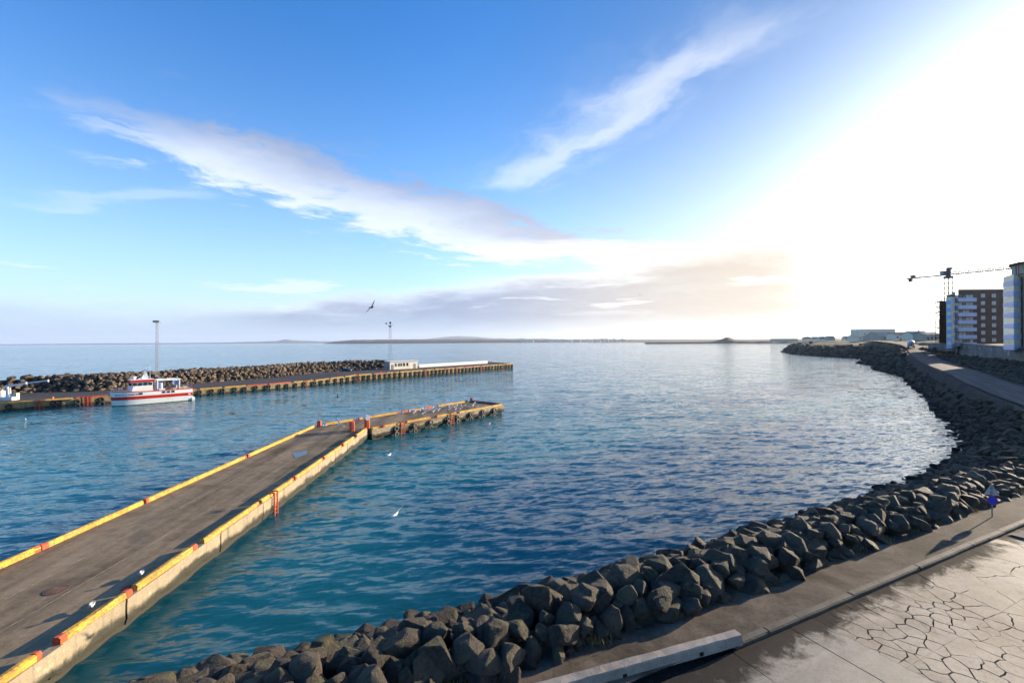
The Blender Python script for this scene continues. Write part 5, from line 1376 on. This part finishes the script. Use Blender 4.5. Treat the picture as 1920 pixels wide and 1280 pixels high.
p_ = D(1793, 659, 172); lamp_post('slim grey lamp post in front of the brown apartment block', Vector((p_.x, p_.y, 8.6)), 4.2)

# ------------------------------------------------------------------ mixer truck on the road crest
def build_truck():
    p = R1s[88].lerp(R2s[88], .45) if False else D(1708, 643.5, 222)
    z = float(np.interp(p.y, [q.y for q in R1s], [q.z for q in R1s])) + .12
    t = thing('mixer_truck', 'white concrete mixer truck driving away on the shore road crest', 'truck', (p.x, p.y, z), R(52))
    b = MB(); b.box((0, 0, .95), (7.6, 2.3, .35)); b.build('chassis', M['dark_steel'], t)
    c = MB(); c.rings([[Vector((x, y*k, zz)) for y, zz in ((-1.2, .7), (1.2, .7), (1.2, 2.2), (1.1, 3.1), (-1.1, 3.1), (-1.2, 2.2))] for x, k in ((2.2, 1), (3.7, 1), (4.0, .95))]); cab = c.build('cab', M['white'], t)
    g = MB(); g.box((3.98, 0, 2.5), (.1, 1.9, .9)); g.build('windscreen', M['glass'], cab)
    d = MB(); n = 16; rs = []
    for x, zc, r in ((-3.6, 2.75, .55), (-3.2, 2.7, .8), (-1.6, 2.45, 1.3), (0, 2.25, 1.35), (1.4, 2.1, 1.05), (2.0, 2.05, .6)): rs.append([Vector((x, math.cos(2*math.pi*k/n)*r, zc+math.sin(2*math.pi*k/n)*r)) for k in range(n)])
    d.rings(rs); d.build('drum', M['white'], t, True)
    s = MB(); s.rings([[Vector((x, math.cos(2*math.pi*k/n)*r, 2.4+math.sin(2*math.pi*k/n)*r)) for k in range(n)] for x, r in ((-1.3, 1.37), (-.5, 1.39))]); s.build('drum_band', M['blue_bal'], t, True)
    ch = MB(); ch.beam((-3.6, 0, 2.6), (-4.5, 0, 1.2), .7, .25); ch.beam((-3.4, -.8, 1.1), (-3.4, -.8, 3.3), .15, .15); ch.beam((-3.4, .8, 1.1), (-3.4, .8, 3.3), .15, .15); ch.build('chute', M['galv'], t)
    for x in (-2.9, -1.6, 2.6):
        for sy in (-1, 1):
            w = MB(); w.torus((x, sy*1.05, .5), (0, 1, 0), .34, .16, 16, 6); wo = w.build('wheel', M['rubber'], t, True); r = MB(); r.cyl((x, sy*.95, .5), (x, sy*1.15, .5), .28, n=12); r.build('rim', M['galv'], wo)
build_truck()

# ------------------------------------------------------------------ sheds and houses beyond the headland
M['roof_grey'] = paint('grey_sheet_roof', (0.26, 0.23, 0.18), 0.7, 0.15, .2, (0.1, .1, .1), .2, coords='World')
M['roof_red'] = paint('rust_red_roof', (0.20, 0.09, 0.06), 0.7, 0.2, .2, (0.1, .06, .05), .2, coords='World')
M['shed_white'] = paint('pale_shed_cladding', (0.90, 0.76, 0.55), 0.7, 0.08, .2, (0.35, .33, .3), .15, coords='World')
M['shed_grey'] = paint('grey_shed_cladding', (0.50, 0.43, 0.32), 0.7, 0.1, .2, (0.2, .2, .2), .15, coords='World')
def shed(name, label, cat, c, L, Wd, hw, hr, rz, wm, rm, nwin=4, group=None, chimney=False):
    t = thing(name, label, cat, c, rz, group)
    w = MB(); w.box((0, 0, hw/2-.5), (L, Wd, hw+1)); w.build('wall', M[wm], t)
    if hr > .05:
        g = MB(); y = Wd/2; g.raw([(-L/2, -y, hw), (L/2, -y, hw), (L/2, y, hw), (-L/2, y, hw), (-L/2, 0, hw+hr), (L/2, 0, hw+hr)], [(0, 1, 5, 4), (2, 3, 4, 5), (0, 4, 3), (1, 2, 5), (0, 3, 2, 1)]); g.build('gable', M[wm], t)
        r = MB(); e = .3; sl = hr/y
        for s in (-1, 1):
            vs = [(-L/2-e, s*(y+e), hw-sl*e+.02), (L/2+e, s*(y+e), hw-sl*e+.02), (L/2+e, 0, hw+hr+.02), (-L/2-e, 0, hw+hr+.02)]; r.raw(vs+[(a, b_, c_ + .2) for a, b_, c_ in vs], [(0, 1, 2, 3), (4, 5, 6, 7), (0, 1, 5, 4), (1, 2, 6, 5), (2, 3, 7, 6), (3, 0, 4, 7)])
    else: r = MB(); r.box((0, 0, hw+.15), (L+.4, Wd+.4, .3))
    ro = r.build('roof', M[rm], t); fixn(ro.data)
    if chimney: k = MB(); k.box((L*.2, 0, hw+hr+.3), (.7, .7, 1.3)); k.build('chimney', M['grey_concrete'], ro)
    for i in range(nwin):
        x = -L/2+L*(i+.5)/nwin
        for sy in (-1, 1):
            f = MB(); f.box((x, sy*Wd/2, hw*.6), (min(1.6, L/nwin*.5), .12, 1.3)); f.build('window', M['glass'], t)
    d = MB(); d.box((-L*.32, -Wd/2, 1.05), (1.1, .16, 2.1)); d.build('door', M['brown'], t)
    return t
def at_col(px, d, z): v = D(px, 640, d); return Vector((v.x, v.y, z))
shed('warehouse', 'large pale flat roofed warehouse on the skyline beyond the headland', 'warehouse', at_col(1636, 620, 13), 43, 22, 14.0, 0, R(-3), 'shed_white', 'shed_white', 6)
shed('warehouse', 'grey gabled shed in front of the pale warehouse on the headland', 'warehouse', at_col(1668, 455, 12.6), 34, 26, 3.6, 4.4, R(-4), 'shed_grey', 'roof_grey', 5)
shed('warehouse', 'white low shed left of the grey gabled shed', 'warehouse', at_col(1628, 520, 12.6), 34, 18, 4.2, 2.4, R(-6), 'shed_white', 'roof_grey', 5)
shed('warehouse', 'long brown roofed building behind the mixer truck', 'warehouse', at_col(1697, 400, 12.5), 24, 10, 5.0, 1.6, R(-3), 'shed_white', 'roof_red', 6)
shed('house', 'pale house right of the truck beside the road', 'house', at_col(1716, 330, 12.2), 12, 9, 5.2, 1.8, R(-3), 'shed_white', 'roof_grey', 3, None, True)
shed('house', 'dark grey two storey house left of the scaffolding', 'house', at_col(1738, 300, 11.5), 11, 9, 5.0, 1.5, R(5), 'shed_grey', 'roof_grey', 4)
for i, (px, d, L, lab) in enumerate(((1512, 900, 12, 'first small house from the left on the low shore behind the headland'), (1527, 880, 11, 'second small house from the left on the low shore'), (1541, 860, 12, 'third small house from the left on the low shore'), (1556, 760, 11, 'dark roofed house standing alone left of the pale warehouse'), (1588, 800, 13, 'wide pale house just left of the white low shed'))):
    shed('house', lab, 'house', at_col(px, d, 12.4 if d > 770 else 12.8), L, 9, 3.6, 3.0, R(rnd.uniform(-8, 8)), 'shed_white' if i != 3 else 'shed_grey', 'roof_grey' if i % 2 else 'roof_red', 3, 'houses on the low shore', i % 2 == 0)
shed('warehouse', 'very long low building on the flat shore behind the spit', 'warehouse', at_col(1470, 1500, 9.5), 80, 20, 6, 2, R(0), 'shed_grey', 'roof_grey', 8)
# site clutter by the road: spoil heap and boulders right of the road crest
tr = random.Random(4)
for i in range(6):
    px = 1726+i*5; p = at_col(px, 205-i*3, 9.6); o = link('boulder', rock_mesh(900+i, M['rock'], True), None, (p.x, p.y, 9.4), (tr.random(), tr.random(), tr.random()*6), (tr.uniform(1.6, 2.6),)*3)
    tag(o, '%s dark boulder from the left in the row below the unfinished building' % ordinal(i+1), 'boulder', 'boulders beside the shore road')

# ------------------------------------------------------------------ far coast
def ridge(name, pts, d, mat_, depth, base=-2.0, wob=1.0, seed=1, hscale=1.0):
    """low land seen across the bay: pts = (column, rise in metres) along a front at distance d"""
    mb = MB(); rows = []
    xs = []
    for (c0, h0), (c1, h1) in zip(pts, pts[1:]):
        n = max(2, int(abs(c1-c0)/5))
        for k in range(n): xs.append((c0+(c1-c0)*k/n, h0+(h1-h0)*k/n))
    xs.append(pts[-1])
    prof = [(-.02, 0.0), (0, .22), (.12, .55), (.35, .85), (.6, 1.0), (1.0, .8)]
    for px, h in xs:
        x = (px-960)/F*d; nz = noise.fractal(Vector((x/ (d*.03), seed, 0)), 1.0, 2.0, 4)*.12*wob*h
        rows.append([Vector((x*(1+o*depth/d), d+o*depth, base if k == 0 else (h+nz)*f + (0 if k else base))) for k, (o, f) in enumerate(prof)])
    mb.rings(rows, closed=False, cap=False); o = mb.build(name, mat_, None, True); fixn(o.data); return tag(o, kind='structure')
M['moor'] = paint('dark_moorland', (0.055, 0.05, 0.035), 0.95, 0.3, .004, (0.03, .03, .025), .4, coords='World')
M['hill'] = paint('bare_hill', (0.09, 0.085, 0.08), 0.95, 0.25, .001, (0.05, .05, .05), .4, coords='World')
M['dry'] = paint('dry_flat_land', (0.13, 0.105, 0.06), 0.95, 0.3, .01, (0.05, .045, .03), .4, coords='World')
ridge('far_headland', [(606, 0), (630, 34), (665, 52), (760, 54), (900, 52), (960, 44), (1100, 36), (1300, 30), (1500, 26), (1720, 24)], 5600, M['moor'], 1500)
ridge('mountains', [(700, 0), (780, 60), (810, 150), (850, 235), (880, 215), (905, 170), (960, 120), (1000, 130), (1060, 80), (1130, 95), (1200, 40), (1300, 60), (1420, 0)], 16200, M['hill'], 1500, wob=1.6)
ridge('low_coast', [(-80, 20), (60, 40), (200, 50), (330, 40), (440, 55), (520, 90), (535, 165), (552, 110), (600, 70), (680, 70), (760, 40)], 16500, M['hill'], 1000)
ridge('spit', [(1208, 2), (1214, 9), (1300, 10), (1340, 11), (1352, 17), (1362, 27), (1368, 26), (1380, 16), (1392, 11), (1480, 13), (1560, 15), (1760, 16)], 1960, M['dry'], 120, wob=.5, seed=4)
ridge('flat_shore', [(1100, 0), (1180, 8), (1300, 14), (1500, 20), (1760, 26), (1990, 26)], 3300, M['dry'], 900, wob=.8, seed=6)
p_ = at_col(1365, 1990, 26); t = thing('light_beacon', 'tiny beacon mast on the mound of the far spit', 'beacon', p_); b = MB(); b.cyl((0, 0, -1), (0, 0, 14), .9, .6, 8); b.build('mast', M['white'], t); b = MB(); b.cyl((0, 0, 14), (0, 0, 17), 1.4, 1.0, 8); b.build('lantern', M['dark_steel'], t)
tw = random.Random(17)
spots = sorted(tw.uniform(975, 1175) for _ in range(46))
for i, px in enumerate(spots):
    d = tw.uniform(4950, 5350); L = tw.uniform(18, 42); hh = tw.uniform(9, 20)
    t = thing('town_house', '%s pale building from the left in the distant town across the bay' % ordinal(i+1), 'building', at_col(px, d, tw.uniform(2, 16)), tw.uniform(-.5, .5), 'buildings of the distant town')
    w = MB(); w.box((0, 0, hh/2), (L, 14, hh)); w.build('wall', M['shed_white' if tw.random() < .8 else 'shed_grey'], t)
    r = MB(); r.raw([(-L/2, -8, hh), (L/2, -8, hh), (L/2, 8, hh), (-L/2, 8, hh), (-L/2, 0, hh+5), (L/2, 0, hh+5)], [(0, 1, 5, 4), (2, 3, 4, 5), (0, 4, 3), (1, 2, 5), (0, 3, 2, 1)]); r.build('roof', M['roof_grey' if tw.random() < .6 else 'roof_red'], t)

# ------------------------------------------------------------------ gulls
M['gull_white'] = paint('gull_white', (0.80, 0.80, 0.80), 0.8, 0.05, 4, (.6, .6, .6), .1)
M['gull_grey'] = paint('gull_grey', (0.42, 0.43, 0.46), 0.8, 0.08, 4, (.3, .3, .3), .1)
M['gull_dark'] = paint('dark_feathers', (0.035, 0.035, 0.045), 0.8, 0.2, 4, (.02, .02, .02), .1)
M['beak'] = paint('yellow_beak', (0.6, 0.35, 0.05), 0.5, 0.1, 4)
def gull_mesh(flying, up=(0.35, 0.1), dark=False, beat=1.0):
    """one continuous body; +x is forward"""
    mb = MB(); n = 8; W_, Gy, Dk = 0, 1, 2
    secs = [(-.30, .01, .004, .02), (-.27, .045, .012, .015), (-.17, .05, .035, .0), (-.06, .075, .07, -.005), (.05, .08, .075, -.005), (.13, .062, .06, .005), (.18, .042, .045, .03), (.225, .045, .046, .045), (.262, .03, .03, .045), (.285, .012, .012, .038), (.33, .004, .005, .028)]
    if not flying: secs = [(x, a, b, z+(.10 if x > .2 else .05 if x > .15 else 0)+(-.06 if x < -.2 else 0)) for x, a, b, z in secs]
    rings = [[Vector((x, math.cos(2*math.pi*k/n)*a, z+math.sin(2*math.pi*k/n)*b)) for k in range(n)] for x, a, b, z in secs]
    mb.rings(rings[:10], Dk if dark else W_); mb.rings(rings[9:], 3)
    for s in (1, -1):
        if flying:
            # wing: root, wrist, tip, each a thin aerofoil ring
            wr = []
            for (y, x, ch, zz, th) in ((.05, .07, .17, .03, .022), (.2, .10, .165, .03+up[0]*.17, .02), (.36, .115, .15, .03+up[0]*.33, .016), (.52, .06, .115, .03+up[0]*.33+up[1]*.16, .01), (.68, -.04, .055, .03+up[0]*.33+up[1]*.3, .005), (.72, -.085, .02, .03+up[0]*.33+up[1]*.33, .003)):
                k = beat if s == 1 else 1.0
                wr.append([Vector((x, s*y, zz*k)), Vector((x-ch*.3, s*y, zz*k+th)), Vector((x-ch, s*y, zz*k)), Vector((x-ch*.4, s*y, zz*k-th*.5))])
            mb.rings(wr[:4], Dk if dark else W_); mb.rings(wr[3:], Dk if dark else W_)
        else:
            wr = []
            for x, y, z, a, b in ((.1, .055, .02, .02, .045), (-.02, .078, .015, .02, .06), (-.18, .055, .0, .018, .04), (-.33, .02, -.005, .008, .015)):
                wr.append([Vector((x, s*(y+a*math.cos(q)), z+b*math.sin(q))) for q in [i*math.pi/3 for i in range(6)]])
            mb.rings(wr, Gy)
            mb.cyl((.0, s*.03, -.06), (.01, s*.03, -.2), .008, n=5, mi=3); mb.box((.03, s*.03, -.205), (.07, .05, .01), mi=3)
    if flying: mb.raw([(-.24, -.03, .015), (-.24, .03, .015), (-.38, .075, .02), (-.38, -.075, .02), (-.24, -.03, .022), (-.24, .03, .022), (-.38, .075, .026), (-.38, -.075, .026)], [(3, 2, 1, 0), (4, 5, 6, 7), (0, 1, 5, 4), (1, 2, 6, 5), (2, 3, 7, 6), (3, 0, 4, 7)], Dk if dark else W_)
    me = mb.mesh('gull', [M['gull_white'], M['gull_grey'], M['gull_dark'], M['beak']], True); fixn(me); return me
stand = gull_mesh(False)
gr = random.Random(12); u_ = (BRb-BRa)
k = 0
flock = []
for i in range(52):
    f = gr.choice((gr.gauss(.52, .06), gr.uniform(.42, .95), gr.uniform(.5, .8))); s = gr.uniform(.12, .88) if f > .6 else gr.uniform(.1, .6)
    f = min(.95, max(.4, f)); p = BLa.lerp(BLb, f).lerp(BRa.lerp(BRb, f), s)
    o = link('gull', stand, None, (p.x, p.y, DZ+.29), (0, 0, R(gr.gauss(20, 50))), (1.4,)*3); flock.append(o)
flock.sort(key=lambda o: o.location.x/o.location.y)
for i, o in enumerate(flock): tag(o, '%s white gull from the left in the flock standing on the pier tip' % ordinal(i+1), 'gull', 'gulls standing on the pier tip')
for px, py, lab in ((265, 1082, 'white gull resting on the pier deck near the red cover, beside the yellow kerb beam'), (172, 1143, 'white gull sitting low beside the nearest yellow kerb beam of the pier')):
    p = G(px, py, DZ); o = link('gull', stand, None, (p.x, p.y, DZ+.245), (0, 0, R(-60)), (1.18,)*3); tag(o, lab, 'gull')
def fly(px, py, d, yaw, pitch, roll, up, lab, dark=False, sc=1.0, beat=1.0):
    o = link('gull', gull_mesh(True, up, dark, beat), None, D(px, py, d), (R(roll), R(pitch), R(yaw)), (sc,)*3); tag(o, lab, 'gull')
fly(697, 576, 52, -38, -4, 50, (.25, .05), 'dark winged gull flying highest against the clouds', True, 1.4)
fly(633, 744, 60, 20, -5, 35, (.4, .0), 'small dark gull flying low over the basin between quay and pier', True, .8)
fly(1200, 553, 150, 100, 0, 20, (.5, .2), 'tiny far gull against the bright cloud bank, right one', True, .9)
fly(1060, 584, 170, 80, 0, -15, (.5, .2), 'tiny far gull against the bright cloud bank, left one', True, .8)
fly(637, 795, 50, 160, 0, 45, (.3, .1), 'white gull flying with raised wings over the pier bend', False, 1.5)
fly(610, 797.5, 50, 175, 0, 8, (.1, -.1), 'white gull gliding just left of another over the pier bend', False, .9)
fly(730, 852, 40, 75, 0, -14, (.25, -.1), 'pale gull gliding low over the water right of the pier bend', False, 1.2)
fly(741, 964, 27, 70, 0, -32, (.3, .15), 'white gull gliding low over the water below the pier, largest in flight', False, 1.15)
fly(918, 794, 66, 80, 0, -30, (.3, .1), 'grey white gull flying off the right side of the pier tip', False, 1.1)
fly(1207, 785, 60, 85, 0, 25, (.2, 0), 'pale gull flying over open water right of the pier tip', False, .9)
for px, py, lab in ((48, 786, 'white gull swimming in the basin left of the boat'), (907, 911, 'white gull swimming on open water between pier and seawall')):
    p = G(px, py, 0.05); o = link('gull', stand, None, (p.x, p.y, .09), (0, 0, R(gr.uniform(0, 360))), (1.25,)*3); tag(o, lab, 'gull')

# ------------------------------------------------------------------ dry grass at the foot of the seawall
M['straw'] = paint('dry_grass', (0.24, 0.17, 0.06), 0.9, 0.4, 6, (.1, .08, .03), .3, coords='World')
def grass_tufts():
    mb = MB(); rg = random.Random(8)
    for i in range(170):
        s = rg.uniform(-12, 30); n = 2.0+rg.uniform(-.15, .35); c = KP(s, n, RZ+.1)
        if noise.noise(Vector((s*.5, 3, 0))) < .05: continue
        for b in range(16):
            a = rg.uniform(0, 6.28); l = rg.uniform(.12, .36); le = rg.uniform(.1, .3); w = .012
            p = c+Vector((rg.gauss(0, .12), rg.gauss(0, .1), 0)); t = p+Vector((math.cos(a)*le, math.sin(a)*le, l)); sd = Vector((-math.sin(a), math.cos(a), 0))*w; mid = p.lerp(t, .6)+Vector((0, 0, l*.15))
            mb.raw([p-sd, p+sd, mid+sd*.7, mid-sd*.7, t], [(0, 1, 2, 3), (3, 2, 4)])
    tag(mb.build('dry_grass', M['straw']), 'straw coloured grass tufts along the foot of the boulders', 'grass', kind='stuff')
grass_tufts()
# ------------------------------------------------------------------ haze
def build_haze():
    mt = bpy.data.materials.new('haze'); mt.use_nodes = True; mt.node_tree.nodes.clear(); N = NT(mt.node_tree)
    v = N.node('ShaderNodeVolumePrincipled'); v.inputs['Color'].default_value = (0.78, 0.86, 1.0, 1); v.inputs['Density'].default_value = 3.2e-5; v.inputs['Anisotropy'].default_value = 0.3
    o = N.node('ShaderNodeOutputMaterial'); N.l.new(v.outputs[0], o.inputs['Volume'])
    b = MB(); b.prism([(-18000, -40), (18000, -40), (18000, 18500), (-18000, 18500)], -6, 330); h = b.build('haze', mt); fixn(h.data); tag(h, kind='stuff')
build_haze()
